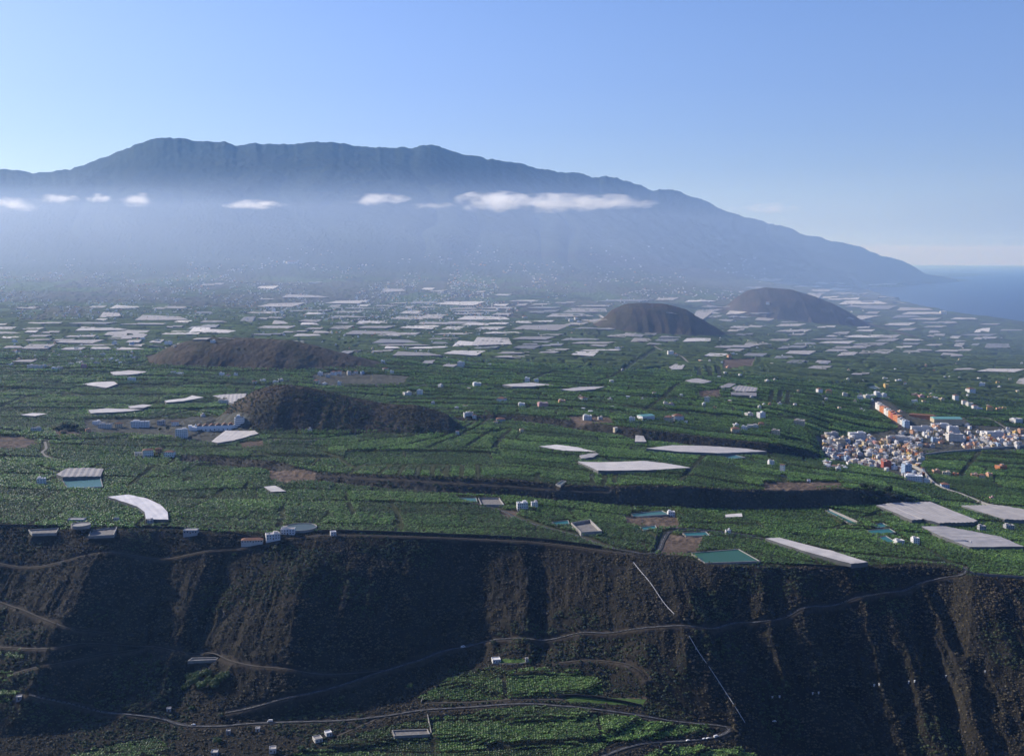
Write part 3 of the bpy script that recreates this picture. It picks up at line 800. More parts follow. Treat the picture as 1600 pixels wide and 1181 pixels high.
BIG_NETS = [
    ([(168, 776), (200, 773), (228, 778), (250, 788), (262, 800), (263, 812), (228, 811), (226, 800), (214, 791), (190, 783)], 6, M_NETB, 'curved bright white net greenhouse bending down towards the canyon rim'),
    ([(88, 741), (104, 732), (132, 731), (162, 732), (157, 744), (98, 745)], 5, M_NET, 'grey net roof on two bays standing behind the turquoise pool'),
    ([(412, 760), (430, 758), (447, 767), (424, 768)], 4.5, M_NETW, 'small slanted pale net roof in front of the bare earth patch'),
    ([(842, 698), (868, 695), (900, 699), (932, 706), (880, 704)], 4.5, M_NETW, 'thin pale wedge of netting behind the big white sheet'),
    ([(903, 721), (950, 722), (1000, 720), (1040, 724), (1079, 732), (1010, 735), (935, 736)], 5, M_NETW, 'large white sheet of netting with a pointed right end above the scarp'),
    ([(1010, 702), (1050, 696), (1110, 697), (1160, 701), (1198, 706), (1120, 708), (1060, 706)], 5, M_NETW, 'long white netting roof lying in front of the second scarp'),
    ([(993, 680), (1006, 680), (1010, 690), (992, 690)], 5, M_NETW, 'small upright white net shed standing alone before the second scarp'),
    ([(905, 712), (928, 708), (936, 709), (926, 715), (908, 717)], 4, M_NET, 'short grey netting strip left of the big white sheet'),
    ([(1369, 789), (1400, 785), (1455, 784), (1528, 813), (1522, 816), (1468, 817), (1442, 811), (1425, 812)], 7, M_NET, 'biggest grey net greenhouse with tall dark sides near the town road'),
    ([(1502, 789), (1560, 789), (1640, 799), (1640, 812), (1570, 811)], 6, M_NET, 'grey net greenhouse cut by the right frame edge beside the town road'),
    ([(1440, 823), (1478, 823), (1512, 829), (1560, 838), (1600, 853), (1515, 854), (1470, 838)], 6, M_NET, 'stepped grey net greenhouse in front of the biggest one'),
    ([(1196, 841), (1218, 840), (1300, 861), (1356, 878), (1330, 881), (1260, 862)], 6, M_NETW, 'long narrow white net greenhouse running down to the canyon rim'),
    ([(1133, 804), (1159, 802), (1160, 807), (1134, 808)], 4.5, M_NETW, 'small white net roof alone in the bananas above the valley road'),
    ([(330, 690), (352, 673), (398, 673), (404, 678), (365, 688), (340, 692)], 5, M_NETW, 'white net roof right below the hotel tower'),
    ([(127, 600), (150, 597), (178, 596), (184, 600), (165, 606)], 5, M_NETW, 'pale net greenhouse with a visible side left of the small white cube shed'),
    ([(172, 582), (200, 579), (229, 581), (215, 585), (178, 586)], 5, M_NETW, 'bright low net roof just left of the long flat-topped cone'),
    ([(138, 641), (170, 638), (224, 640), (190, 644), (142, 646)], 5, M_NETW, 'long white net roof in the field behind the white modern house'),
    ([(200, 635), (222, 632), (238, 633), (225, 637), (204, 638)], 5, M_NETW, 'short white net roof touching the back of the long one'),
    ([(257, 626), (290, 622), (300, 618), (318, 621), (285, 627), (260, 629)], 5, M_NETW, 'white net roof with a raised right end left of the dark cone'),
    ([(332, 618), (352, 615), (385, 614), (383, 618), (345, 622)], 5, M_NET, 'pale net strip at the left foot of the dark cone'),
    ([(32, 648), (50, 645), (74, 646), (55, 650)], 5, M_NETW, 'small white net roof near the left frame edge'),
    ([(785, 601), (830, 598), (866, 601), (830, 604), (800, 604)], 5, M_NETW, 'pale flat net roof in front of the lone white villa'),
    ([(876, 609), (905, 605), (945, 604), (930, 608), (895, 611)], 5, M_NETW, 'thin bright net roof right of the lone white villa'),
    ([(1143, 606), (1155, 602), (1184, 606), (1181, 612), (1150, 611)], 5, M_NET, 'grey net block beside the bare earth right of the middle plain'),
    ([(1123, 605), (1138, 599), (1150, 600), (1140, 606)], 5, M_NET, 'small grey net block touching the left of a larger one'),
    ([(1142, 613), (1182, 614), (1182, 619), (1143, 617)], 5, M_NET, 'narrow grey net strip in front of the grey net block'),
    ([(1071, 594), (1090, 591), (1112, 596), (1100, 599), (1080, 598)], 5, M_NET, 'grey net roof left of the grey net blocks'),
    ([(1045, 574), (1055, 569), (1070, 570), (1066, 577), (1050, 577)], 5, M_NET, 'grey net block by the bend of the plain road'),
]
for pp, h, m, lab in BIG_NETS:
    net_house(pp, h, m, label=lab, ridge=.55 if m is M_NET else .22, group='large net greenhouses among the nearer fields')

# many thin ones: x0, x1, row of the back edge, row of the front edge
BELT = """115 205 509 517;160 235 514 524;168 232 520 530;253 372 514 523;85 163 530 536;5 37 540 544;33 90 537 546;80 118 529 533;40 82 529 533;156 190 487 496;
213 295 492 500;272 300 500 504;238 292 478 483;138 168 477 481;172 220 477 482;26 62 479 482;314 350 442 446;304 333 487 490;293 342 506 514;233 256 530 536;
375 400 493 503;140 175 542 546;102 152 523 527;148 168 498 501;-8 27 510 515;-8 31 518 522;35 70 511 515;38 60 516 520;-8 12 505 508;296 330 510 520;
400 436 446 451;441 514 460 465;403 475 472 480;405 430 466 468;481 505 440 442;510 578 469 474;513 534 475 481;560 578 475 479;400 444 494 499;425 450 500 507;
466 505 498 504;468 500 504 508;524 548 502 506;555 608 501 506;514 553 508 514;556 620 508 513;400 463 508 513;538 635 516 522;588 655 519 525;440 480 527 531;
612 700 490 500;624 660 485 491;650 710 502 507;625 692 508 514;692 760 501 506;690 728 509 515;712 800 493 500;722 798 503 508;740 790 510 515;680 762 470 477;
658 680 449 453;670 697 453 456;742 760 454 457;582 655 529 536;708 752 531 541;738 800 526 540;612 692 549 557;692 760 548 555;530 567 545 549;579 615 546 550;
775 828 549 553;772 828 555 559;660 680 563 568;690 715 569 573;772 800 459 462;595 635 450 456;522 570 485 489;632 648 476 482;600 625 541 545;640 690 470 474;
805 825 474 478;866 900 471 474;880 950 480 487;825 875 484 489;850 928 489 495;800 870 500 505;800 892 506 516;880 922 503 507;800 868 525 531;878 938 527 532;
800 845 540 546;892 938 549 556;845 880 537 541;935 1020 467 471;1022 1060 465 469;1070 1118 469 472;1125 1155 464 466;1075 1132 480 486;1133 1170 484 491;1097 1130 492 496;
1120 1148 498 502;1178 1210 495 501;1140 1196 507 513;1136 1165 513 518;1150 1178 520 524;948 994 519 527;982 1028 519 526;984 1022 527 534;1028 1065 524 528;1022 1062 529 534;
1065 1112 527 535;1010 1036 535 539;1115 1180 538 544;1130 1165 545 549;1160 1205 534 541;1165 1200 447 450;1205 1250 441 445;1240 1292 444 449;1262 1332 449 455;1300 1356 456 460;
1283 1310 462 466;1292 1345 464 469;1310 1385 470 475;1320 1362 476 480;1345 1402 477 483;1352 1375 486 491;1380 1430 504 509;1400 1457 479 485;1410 1470 487 491;1475 1497 501 506;
1485 1527 496 499;1400 1434 512 516;1338 1360 509 513;1318 1380 523 527;1367 1407 522 528;1450 1470 515 520;1448 1478 521 526;1483 1502 524 529;1490 1512 531 534;1502 1560 521 525;
1520 1558 526 530;1522 1548 511 520;1536 1580 535 544;1444 1476 537 540;1490 1508 535 543;1517 1531 536 540;1470 1490 551 555;1485 1505 553 557;1430 1458 545 548;1280 1338 532 537;
1330 1392 534 540;1300 1362 540 545;1362 1400 545 551;1308 1342 550 556;1342 1390 547 553;1290 1312 523 526;1278 1298 563 569;1490 1525 575 578;1526 1604 576 582;1588 1606 590 600;
1227 1260 562 568;1262 1300 571 577;1273 1298 563 567;1392 1440 492 497;1420 1470 496 500;1215 1262 540 545;1225 1275 548 554;1200 1236 528 533;1240 1276 534 539;1210 1240 556 560;
1255 1290 457 461;1180 1222 434 438;1300 1330 444 447;1372 1398 462 466;1345 1372 468 472;1440 1490 502 505;1560 1600 514 517;1530 1565 505 508;1160 1200 552 557;1100 1140 552 557;
1410 1440 547 551;1330 1360 582 586;1040 1080 486 489;1170 1210 487 491;930 960 486 490;640 700 541 545;740 780 541 545;300 330 528 531;20 60 562 566"""
_rb = random.Random(3)
MORE_BELT = []
_occ = [tuple(map(float, r.split())) for r in BELT.replace('\n', '').split(';')]
for (ax0, ax1, ay0, ay1, cnt) in [(380, 940, 468, 522, 46), (0, 380, 500, 545, 16), (560, 940, 520, 552, 10), (1090, 1420, 466, 500, 22), (1180, 1500, 500, 552, 18), (1230, 1400, 440, 470, 12)]:
    k = 0; tries = 0
    while k < cnt and tries < 900:
        tries += 1
        w_ = _rb.uniform(26, 80); h_ = _rb.uniform(2.6, 5.0) * (1 if ay0 > 480 else .85); x0 = _rb.uniform(ax0, ax1 - w_ * .5); y0 = _rb.uniform(ay0, ay1)
        if any(x0 < b + 2 and x0 + w_ > a - 2 and y0 < d + .6 and y0 + h_ > c - .6 for a, b, c, d in _occ): continue
        xm, ym, zm = at(x0 + w_ / 2, y0 + h_ / 2)
        if cone_add(np.array([xm]), np.array([ym]))[0] > 4: continue
        if zm < 8 and ym > 5000: continue
        _occ.append((x0, x0 + w_, y0, y0 + h_)); MORE_BELT.append(f"{x0} {x0 + w_} {y0} {y0 + h_}"); k += 1
for row in (BELT.replace('\n', '').split(';') + MORE_BELT):
    x0, x1, y0, y1 = map(float, row.split())
    y0 += (y1 - y0) * .15 if y1 < 545 else 0
    h_ = y1 - y0; w_ = x1 - x0
    k = _rb.uniform(.05, .3); k2 = _rb.uniform(.05, .3); st = _rb.random()
    # straight sided plots; some stepped like several plots side by side
    if st < .45: pp = [(x0, y1 - h_ * k), (x0 + w_ * .22, y0 + h_ * .1), (x1, y0), (x1 - w_ * .25, y1)]
    elif st < .75: pp = [(x0 + w_ * .15, y0), (x1 - w_ * k, y0 + h_ * .15), (x1, y1 - h_ * k2), (x0, y1)]
    else:
        xm = x0 + w_ * _rb.uniform(.35, .65); e = h_ * .3
        pp = [(x0, y1 - e * .4), (x0 + w_ * .12, y0 + e), (xm, y0 + e), (xm + w_ * .03, y0), (x1, y0 + h_ * .05), (x1 - w_ * .12, y1 - e), (xm, y1 - e), (xm - w_ * .02, y1)]
    pp = [(a + _rb.uniform(-.04, .04) * w_, b + _rb.uniform(-.12, .12) * h_) for a, b in pp]
    q = _rb.random()
    m = M_NETW if q < .30 else (M_NET if q < .82 else M_NETG)
    near_coast = (x0 + x1) / 2 > 1150
    if near_coast and q < .42 and _rb.random() < .6: m = M_NET
    nm = {M_NETW.name: 'white', M_NET.name: 'grey', M_NETG.name: 'dark grey'}[m.name]
    sz = 'long' if w_ > 62 else ('small' if w_ < 28 else 'medium')
    net_house(pp, 5, m, desc=f"{sz} {nm} net greenhouse", parts=False, group='distant net greenhouses in the pale belt', bay=16)

# ------------------------------------------------------------------ houses
def house_mesh(w, d, h, roof, storeys, rnd, glass=True, extra=True):
    wl, rf, gl, dr = MB(), MB(), MB(), MB()
    wl.box((0, 0, -5), (w, d, h + 5))
    if roof in ('flat', 'flatw', 'teal'):
        rf.box((0, 0, h), (w - .5, d - .5, .12))
        t = .25; ph = .9
        if roof == 'teal':
            rf.v.clear(); rf.f.clear(); rf.i.clear(); rf.gable((0, 0, h), (w + 1, d + 1, max(1.5, d * .12)))
        else:
            for cx, cy, sx, sy in ((0, -d / 2 + t / 2, w, t), (0, d / 2 - t / 2, w, t), (-w / 2 + t / 2, 0, t, d - 2 * t), (w / 2 - t / 2, 0, t, d - 2 * t)):
                wl.box((cx, cy, h), (sx, sy, ph))
            if extra and w > 6 and h > 5:
                a = rnd.choice([-1, 1]); wl.box((a * w * .22, d * .12, h + .12), (w * .33, d * .4, 2.5)); rf.box((a * w * .22, d * .12, h + 2.62), (w * .33 + .2, d * .4 + .2, .15))
                if rnd.random() < .5: gl.cyl((-a * w * .25, 0, h + .12), .7, 1.3, 10)
    elif roof == 'hip': rf.hip((0, 0, h), (w + .9, d + .9, min(w, d) * .24))
    else: rf.gable((0, 0, h), (w + .8, d + .8, d * .26))
    if glass:
        for s in range(storeys):
            z = s * (h / storeys) + h / storeys * .36; wh = h / storeys * .42
            n = max(1, int(w / 3.1))
            for k in range(n):
                x = (k + .5) / n * w - w / 2
                if s == 0 and k == n // 2: dr.box((x, -d / 2 - .02, 0), (1.3, .1, 2.2)); continue
                gl.box((x, -d / 2 - .02, z), (min(1.5, w / n * .5), .1, wh))
            n = max(1, int(d / 3.4))
            for k in range(n):
                y = (k + .5) / n * d - d / 2
                for sx in (-1, 1): gl.box((sx * (w / 2 + .02), y, z), (.1, 1.2, wh))
    return wl, rf, gl, dr

HOUSES = 0
def house(px, py, wpx, hpx, colour='white', roof='flat', depth=None, yaw=None, parts=False, label=None, desc=None, group='houses scattered over the plain', storeys=None, name='house', cat='house', rnd=random):
    global HOUSES
    x, y, z = at(px, py)
    s = y / F * 1.0
    w = wpx * s; h = max(2.8, hpx * s / CP)
    d = depth or w * rnd.uniform(.7, 1.0)
    yaw = rnd.uniform(-.5, .5) if yaw is None else yaw
    y2 = y + d / 2
    z = hz(x, y2)
    st = storeys or max(1, int(round(h / 3.2)))
    wl, rf, gl, dr = house_mesh(w, d, h, roof, st, rnd)
    wm = WALLC[colour]; rm = ROOFM[roof]
    if roof == 'flat' and colour in ('white',) and rnd.random() < .5: rm = M_FLATW
    if parts:
        o = empty(name, (x, y2, z), yaw)
        wl.build('wall', wm, o); rf.build('roof', rm, o)
        # windows one by one
        for k in range(0, len(gl.f), 6) if all(len(f) == 4 for f in gl.f) else []:
            b = MB(); b.v = gl.v[k // 6 * 8:k // 6 * 8 + 8]; b.f = [tuple(i - k // 6 * 8 for i in f) for f in gl.f[k:k + 6]]; b.i = [0] * 6
            b.build('window', M_GLASS, o)
        if not all(len(f) == 4 for f in gl.f): gl.build('window', M_GLASS, o)
        if dr.f: dr.build('door', M_DOOR, o)
    else:
        A = MB()
        for q, mb in enumerate((wl, rf, gl, dr)):
            n0 = len(A.v); A.v += mb.v; A.f += [tuple(i + n0 for i in f) for f in mb.f]; A.i += [q] * len(mb.f)
        o = A.build(name, [wm, rm, M_GLASS, M_DOOR]); o.location = (x, y2, z); o.rotation_euler = (0, 0, yaw)
    r = max(w, d) * .5 + 2
    CLEAR.append(([(x - w / 2, y2 - d / 2), (x + w / 2, y2 - d / 2), (x + w / 2, y2 + d / 2), (x - w / 2, y2 + d / 2)], 2.5))
    if label: tag(o, label, cat, group)
    else:
        rt = {'flat': 'flat-roofed', 'flatw': 'flat-roofed', 'hip': 'tile-roofed', 'gable': 'tile-roofed', 'teal': 'teal-roofed'}[roof]
        sz = 'tall' if h > 8.5 else ('low' if h < 4.2 else ('wide' if w > 15 else ''))
        want(o, (desc or f"{sz} {colour} {rt} {name.replace('_', ' ')}").strip(), px, py, cat, group)
    if cat == 'house': HOUSES += 1
    return o

NEAR = [  # px, py(base), w, h, colour, roof, yaw, label
    (63, 757, 13, 9, 'white', 'flat', .3, 'white cube house left of the roofed turquoise pool'),
    (816, 798, 17, 12, 'white', 'flat', .15, 'white two-storey farmhouse beside the valley road'),
    (835, 794, 10, 9, 'white', 'flat', .15, 'smaller white house behind the dark tree by the valley road'),
    (1049, 807, 11, 7, 'white', 'flat', .1, 'small white pump house right of the white-walled pool'),
    (393, 852, 34, 4, 'off-white', 'hip', .12, 'long low villa with tiled roofs on the canyon rim'),
    (425, 846, 22, 8, 'white', 'flat', .35, 'white block joined to the end of the tiled rim villa'),
    (449, 835, 22, 8, 'white', 'flat', .05, 'white pump house under the round water tank'),
    (520, 838, 9, 6, 'white', 'flat', .3, 'tiny white hut alone on the canyon rim'),
    (181, 816, 7, 6, 'grey', 'flat', 0, 'small grey hut left of the curved white greenhouse'),
    (234, 820, 9, 7, 'grey', 'flat', 0, 'grey hut at the foot of the curved white greenhouse'),
    (297, 838, 22, 5, 'grey', 'flat', .05, 'grey retaining block on the rim right of the curved greenhouse'),
    (1406, 851, 14, 6, 'white', 'flat', .3, 'low white farm building beside the three pools'),
    (1431, 850, 11, 9, 'white', 'flat', .2, 'taller white farm building right of the three pools'),
    (1510, 853, 16, 6, 'white', 'flat', -.3, 'white house under the stepped grey greenhouse'),
    (1535, 830, 11, 8, 'grey', 'flat', .1, 'grey hut behind the stepped grey greenhouse'),
    (1578, 828, 14, 7, 'grey', 'flat', .1, 'grey ruin near the right frame edge'),
    (1138, 835, 8, 6, 'white', 'flat', .1, 'tiny white hut beside the valley road'),
    (1205, 727, 9, 7, 'white', 'flat', .3, 'white cottage left of the walled villa'),
    (1223, 738, 7, 12, 'white', 'gable', -.6, 'narrow white walled villa above the scarp'),
    (1264, 753, 5, 3, 'white', 'flat', 0, 'tiny white hut on the edge of the scarp field'),
    (230, 714, 16, 10, 'white', 'hip', .35, 'white tiled house left in the pair below the hotel'),
    (264, 714, 16, 7, 'white', 'hip', -.1, 'lower white tiled house right in the pair below the hotel'),
    (247, 708, 10, 7, 'brown', 'hip', .2, 'brown tiled house between the white pair below the hotel'),
    (215, 712, 11, 4, 'off-white', 'flat', .4, 'low off-white annex left of the pair below the hotel'),
    (218, 668, 28, 9, 'white', 'flatw', .08, 'white modern house with a row of dark windows left of the hotel'),
    (163, 670, 20, 7, 'off-white', 'flat', -.1, 'off-white flat house left of the white modern house'),
    (185, 668, 12, 6, 'cream', 'hip', .1, 'cream tiled house beside the white modern house'),
    (150, 664, 12, 5, 'white', 'flat', 0, 'white flat house behind the off-white flat one'),
    (137, 679, 8, 8, 'peach', 'flat', .5, 'peach block at the left end of the hotel hamlet'),
    (55, 677, 14, 8, 'off-white', 'flat', .1, 'off-white house left of the dark tree clump'),
    (251, 665, 12, 7, 'grey', 'flat', .1, 'grey house between the modern house and the hotel'),
    (273, 667, 11, 8, 'white', 'gable', .2, 'white gabled house next to the hotel wing'),
    (283, 684, 18, 13, 'white', 'flat', .1, 'plain white block at the lower left corner of the hotel'),
    (348, 633, 15, 7, 'off-white', 'flat', .2, 'pale house at the left foot of the dark cone'),
    (205, 598, 12, 7, 'white', 'flat', .1, 'small white cube shed behind the net roofs'),
    (118, 817, 26, 5, 'grey', 'flat', 0, 'grey flat shed behind the drum-shaped tank'),
    (775, 1036, 13, 4, 'white', 'flat', .2, 'tiny white farm hut on the walled canyon terrace'),
    (823, 1034, 5, 4, 'off-white', 'flat', .1, 'off-white hut at the right end of the walled terrace'),
    (356, 1147, 7, 4, 'grey', 'flat', .1, 'small pale shed below the canyon road, leftmost of the two'),
    (402, 1143, 7, 3.5, 'off-white', 'flat', .1, 'small pale shed below the canyon road, rightmost of the two'),
    (495, 1160, 13, 4, 'off-white', 'flat', .5, 'long pale shed beside the banana terrace'),
    (512, 1150, 10, 4, 'white', 'flat', .5, 'white shed behind the long pale shed'),
    (425, 1177, 11, 6, 'white', 'flat', .2, 'white house with a roof box at the bottom of the canyon'),
    (334, 1181, 11, 4, 'grey', 'flat', .1, 'grey shed at the bottom frame edge'),
    (28, 1096, 9, 4, 'grey', 'flat', .3, 'grey hut by the small left canyon field'),
    (263, 1112, 7, 4, 'grey', 'flat', .2, 'grey stone hut above the canyon road bend'),
]
_rn = random.Random(21)
for a in NEAR:
    house(a[0], a[1], a[2], a[3], a[4], a[5], depth=min(10.0, a[2] * .7), yaw=a[6], parts=True, label=a[7], group='farm buildings near the canyon' if a[1] > 700 else 'houses around the hotel', rnd=_rn)

MID = """918 657 13 7 white;1010 656 22 6 teal;988 660 9 7 white;1046 659 14 7 cream;1060 658 16 8 white;1072 662 4 4 white;1150 677 13 7 cream;1164 673 9 6 white;1177 671 17 6 off;1190 666 8 5 peach;
1213 681 12 8 cream;1190 654 11 9 white;1171 651 10 5 off;1105 630 7 9 off;1117 641 5 5 yellow;1150 667 8 4 white;1251 665 16 7 cream;1281 615 8 7 white;1296 616 9 6 yellow;1321 620 7 5 off;
784 628 13 5 white;815 635 10 4 white;848 636 15 6 pink;878 631 10 5 peach;912 626 10 4 white;824 599 8 8 white;838 599 7 6 white;745 604 12 5 white;656 617 8 7 white;636 618 12 4 off;
720 574 9 8 white;728 652 7 6 white;735 650 8 5 off;741 654 6 5 white;782 659 14 4 pale;998 682 0 0 x;872 755 0 0 x;1148 677 0 0 x;938 656 7 4 off;1040 633 6 4 off;
1494 627 7 9 white;1508 633 8 7 white;1516 636 9 6 off;1524 640 8 6 white;1532 642 8 4 pale;1518 615 12 7 red;1548 644 9 8 yellow;1562 642 8 4 peach;1570 640 6 3 yellow;1590 661 16 6 white;
1536 604 8 5 white;1530 594 4 3 white;1560 600 5 3 yellow;1566 736 14 8 orange;1524 746 10 5 peach;1536 749 9 7 cream;1547 746 8 6 peach;1464 741 10 6 peach;1480 744 12 6 cream;1494 745 9 5 orange;
1478 765 12 8 pale;1550 782 6 5 pink;1430 621 9 5 peach;1440 623 8 5 pink;1430 630 9 4 white;1454 624 7 4 yellow;1462 625 6 4 white;1472 627 7 4 cream;1385 606 6 5 yellow;1345 620 5 4 off;
1345 625 9 5 white;1355 623 8 5 off;1363 622 8 4 white;1371 620 7 7 white;1381 622 9 6 white;1312 641 5 4 cream;1346 643 4 4 off;1415 601 4 3 white;1405 597 9 3 white;1384 594 7 3 off;
46 576 9 5 white;56 578 12 6 off;66 576 8 5 white;84 581 9 6 white;92 579 8 5 off;130 576 8 6 pink;128 569 4 3 white;150 571 9 4 grey;22 536 6 4 white;24 552 9 4 off;
500 587 6 5 white;512 590 7 4 off;521 586 7 5 white;530 602 6 5 white;545 586 6 5 off;556 584 6 4 white;566 585 5 4 pale;602 580 8 4 white;612 585 6 5 white;494 600 8 5 off;
530 585 6 5 white;430 600 8 4 white;438 597 7 4 off;410 598 9 4 white;397 601 7 5 white;280 586 9 3 white;270 584 7 3 off;346 588 7 5 white;356 590 6 4 off;368 588 6 4 white;
965 548 7 5 white;1048 555 9 6 white;1056 557 6 4 off;972 545 4 3 white;1140 561 6 6 peach;1145 556 6 4 white;905 506 7 4 white;892 504 6 5 white;886 501 5 4 off;900 500 5 4 white;
820 498 7 3 white;640 487 6 4 white;598 568 6 4 white;440 492 5 5 white;428 489 4 6 white;1200 476 6 3 white;700 572 5 3 off;765 572 5 3 white;1083 528 0 0 x;1475 491 9 4 white;
110 572 6 4 off;262 540 9 6 white;245 536 8 4 off;222 533 7 5 white;205 541 7 5 pale;178 539 6 5 white;332 536 7 3 white;118 548 7 4 white;72 546 6 4 off;160 557 7 4 off"""
CN = {'off': 'off-white', 'pale': 'pale blue', 'teal': 'white', 'x': None}
for row in MID.replace('\n', '').split(';'):
    a, b, c, d, e = row.split()
    if e == 'x': continue
    col = CN.get(e, e); rf = 'teal' if e == 'teal' else ('hip' if _rn.random() < .22 else 'flat')
    if e == 'red': col = 'white'; rf = 'hip'
    house(float(a), float(b), float(c), float(d), col, rf, group='houses scattered over the plain', rnd=_rn)
house(455, 413, 17, 3.2, 'white', 'hip', depth=40, label='far shed with a red tiled roof gleaming alone on the hazy slope', name='shed', cat='shed', rnd=_rn)

# the orange apartment row, houses joined end to end
_apc = ['white', 'off-white', 'orange', 'orange', 'white', 'off-white', 'orange', 'red', 'orange', 'orange', 'grey', 'off-white', 'pale blue']
_A = at(1367, 638); _B = at(1413, 668)
_ax = Vector((_B[0] - _A[0], _B[1] - _A[1], 0)); _n = len(_apc)
for k, c in enumerate(_apc):
    f = (k + .5) / _n; w = _ax.length / _n
    x, y = _A[0] + _ax.x * f + 7, _A[1] + _ax.y * f; z = hz(x, y)
    h = 17.5 - (k % 3) * 1.3 - (1.5 if k > 9 else 0)
    wl, rf, gl, dr = house_mesh(w * .985, 13, h, 'flat', 4, _rn)
    yaw = math.atan2(_ax.y, _ax.x)
    o = empty('apartment_house', (x, y, z), yaw)
    wl.build('wall', WALLC[c], o); rf.build('roof', M_FLAT, o); gl.build('window', M_GLASS, o); dr.build('door', M_DOOR, o)
    tag(o, f"{c} four-storey apartment house, {['first','second','third','fourth','fifth','sixth','seventh','eighth','ninth','tenth','eleventh','twelfth','last'][k]} from the far end of the stepped apartment row", 'apartment house', 'joined apartment houses')
    CLEAR.append(([(x - w, y - w), (x + w, y - w), (x + w, y + w), (x - w, y + w)], 6))

BIGB = [ # px py w h depth colour roof yaw label name
    (1482, 663, 44, 8, 34, 'cream', 'teal', -.05, 'wide sports hall with a curved teal roof beyond the town', 'sports_hall'),
    (1443, 654, 40, 5, 14, 'orange', 'hip', -.5, 'long orange-roofed school wing left of the teal-roofed hall', 'school_wing'),
    (1470, 668, 26, 5, 14, 'white', 'flatw', -.05, 'long white building in front of the teal-roofed hall', 'public_building'),
    (1418, 742, 12, 16, 14, 'pale blue', 'flat', .2, 'tall pale blue apartment block at the lower end of town', 'apartment_block'),
    (1386, 732, 13, 11, 13, 'red', 'flat', .1, 'red apartment block beside the dark trees at the town foot', 'apartment_block'),
    (1430, 752, 26, 8, 20, 'white', 'flatw', -.25, 'large white curved-front building at the town foot', 'public_building'),
    (1449, 756, 9, 7, 9, 'white', 'flat', -.2, 'white cube building right of the large white one', 'public_building'),
    (1493, 690, 24, 11, 16, 'off-white', 'flat', .1, 'big off-white block above the town street', 'apartment_block'),
    (1440, 674, 30, 7, 14, 'white', 'flat', -.05, 'wide white block in front of the orange row end', 'apartment_block'),
    (1340, 686, 26, 9, 14, 'white', 'flat', .05, 'wide white apartment block behind the old town', 'apartment_block'),
    (1300, 686, 20, 9, 14, 'grey', 'flat', .1, 'grey apartment block at the left end of town', 'apartment_block'),
    (1312, 696, 16, 9, 12, 'cream', 'flat', .1, 'cream apartment block with a peach side in the left of town', 'apartment_block'),
    (1404, 690, 34, 7, 14, 'off-white', 'flat', -.1, 'long off-white terrace of flats in the middle of town', 'apartment_block'),
    (1555, 684, 26, 9, 14, 'white', 'flat', 0, 'white flats along the back of the right town end', 'apartment_block'),
    (1490, 677, 16, 10, 14, 'white', 'flatw', .1, 'white chapel-like block below the teal-roofed hall', 'public_building'),
]
for (px, py, w, h, d, c, rf, yaw, lab, nm) in BIGB:
    house(px, py, w, h, c, rf, depth=d, yaw=yaw, parts=False, label=lab, name=nm, cat='building', group='larger town buildings', rnd=_rn)

# the old town: houses one by one
_tc = ['white'] * 8 + ['off-white'] * 5 + ['cream'] * 5 + ['yellow'] * 3 + ['peach'] * 6 + ['grey'] * 3 + ['pink'] * 2 + ['orange'] * 2 + ['pale blue']
TOWN_AREAS = [([(1284, 683), (1330, 690), (1405, 690), (1440, 700), (1436, 732), (1412, 740), (1375, 730), (1330, 722), (1290, 712)], 118),
              ([(1500, 682), (1600, 672), (1604, 700), (1560, 703), (1512, 700)], 40), ([(1405, 668), (1500, 672), (1495, 690), (1425, 692)], 22),
              ([(1405, 735), (1445, 735), (1448, 745), (1412, 746)], 8)]
_rt = random.Random(99); _placed = []
def town_pos(poly, mind):
    xs = [p[0] for p in poly]; ys = [p[1] for p in poly]
    for _ in range(400):
        a = _rt.uniform(min(xs), max(xs)); b = _rt.uniform(min(ys), max(ys))
        if not poly_inside(poly, np.array([a]), np.array([b]))[0]: continue
        if all(abs(a - p) > mind or abs(b - q) * 1.5 > mind for p, q in _placed): _placed.append((a, b)); return a, b
    return None
for poly, n in TOWN_AREAS:
    for k in range(n):
        q = town_pos(poly, 3.4)
        if q is None: continue
        w = _rt.uniform(3.6, 6.4); h = _rt.choice([3.4, 4, 4.5, 5, 6])
        house(q[0], q[1], w, h, _rt.choice(_tc), 'flat' if _rt.random() < .82 else 'hip', yaw=_rt.choice([-.35, .15, .5, -.9]) + _rt.uniform(-.1, .1), depth=_rt.uniform(7, 11), group='houses packed together in the town', rnd=_rt)
print('houses', HOUSES)

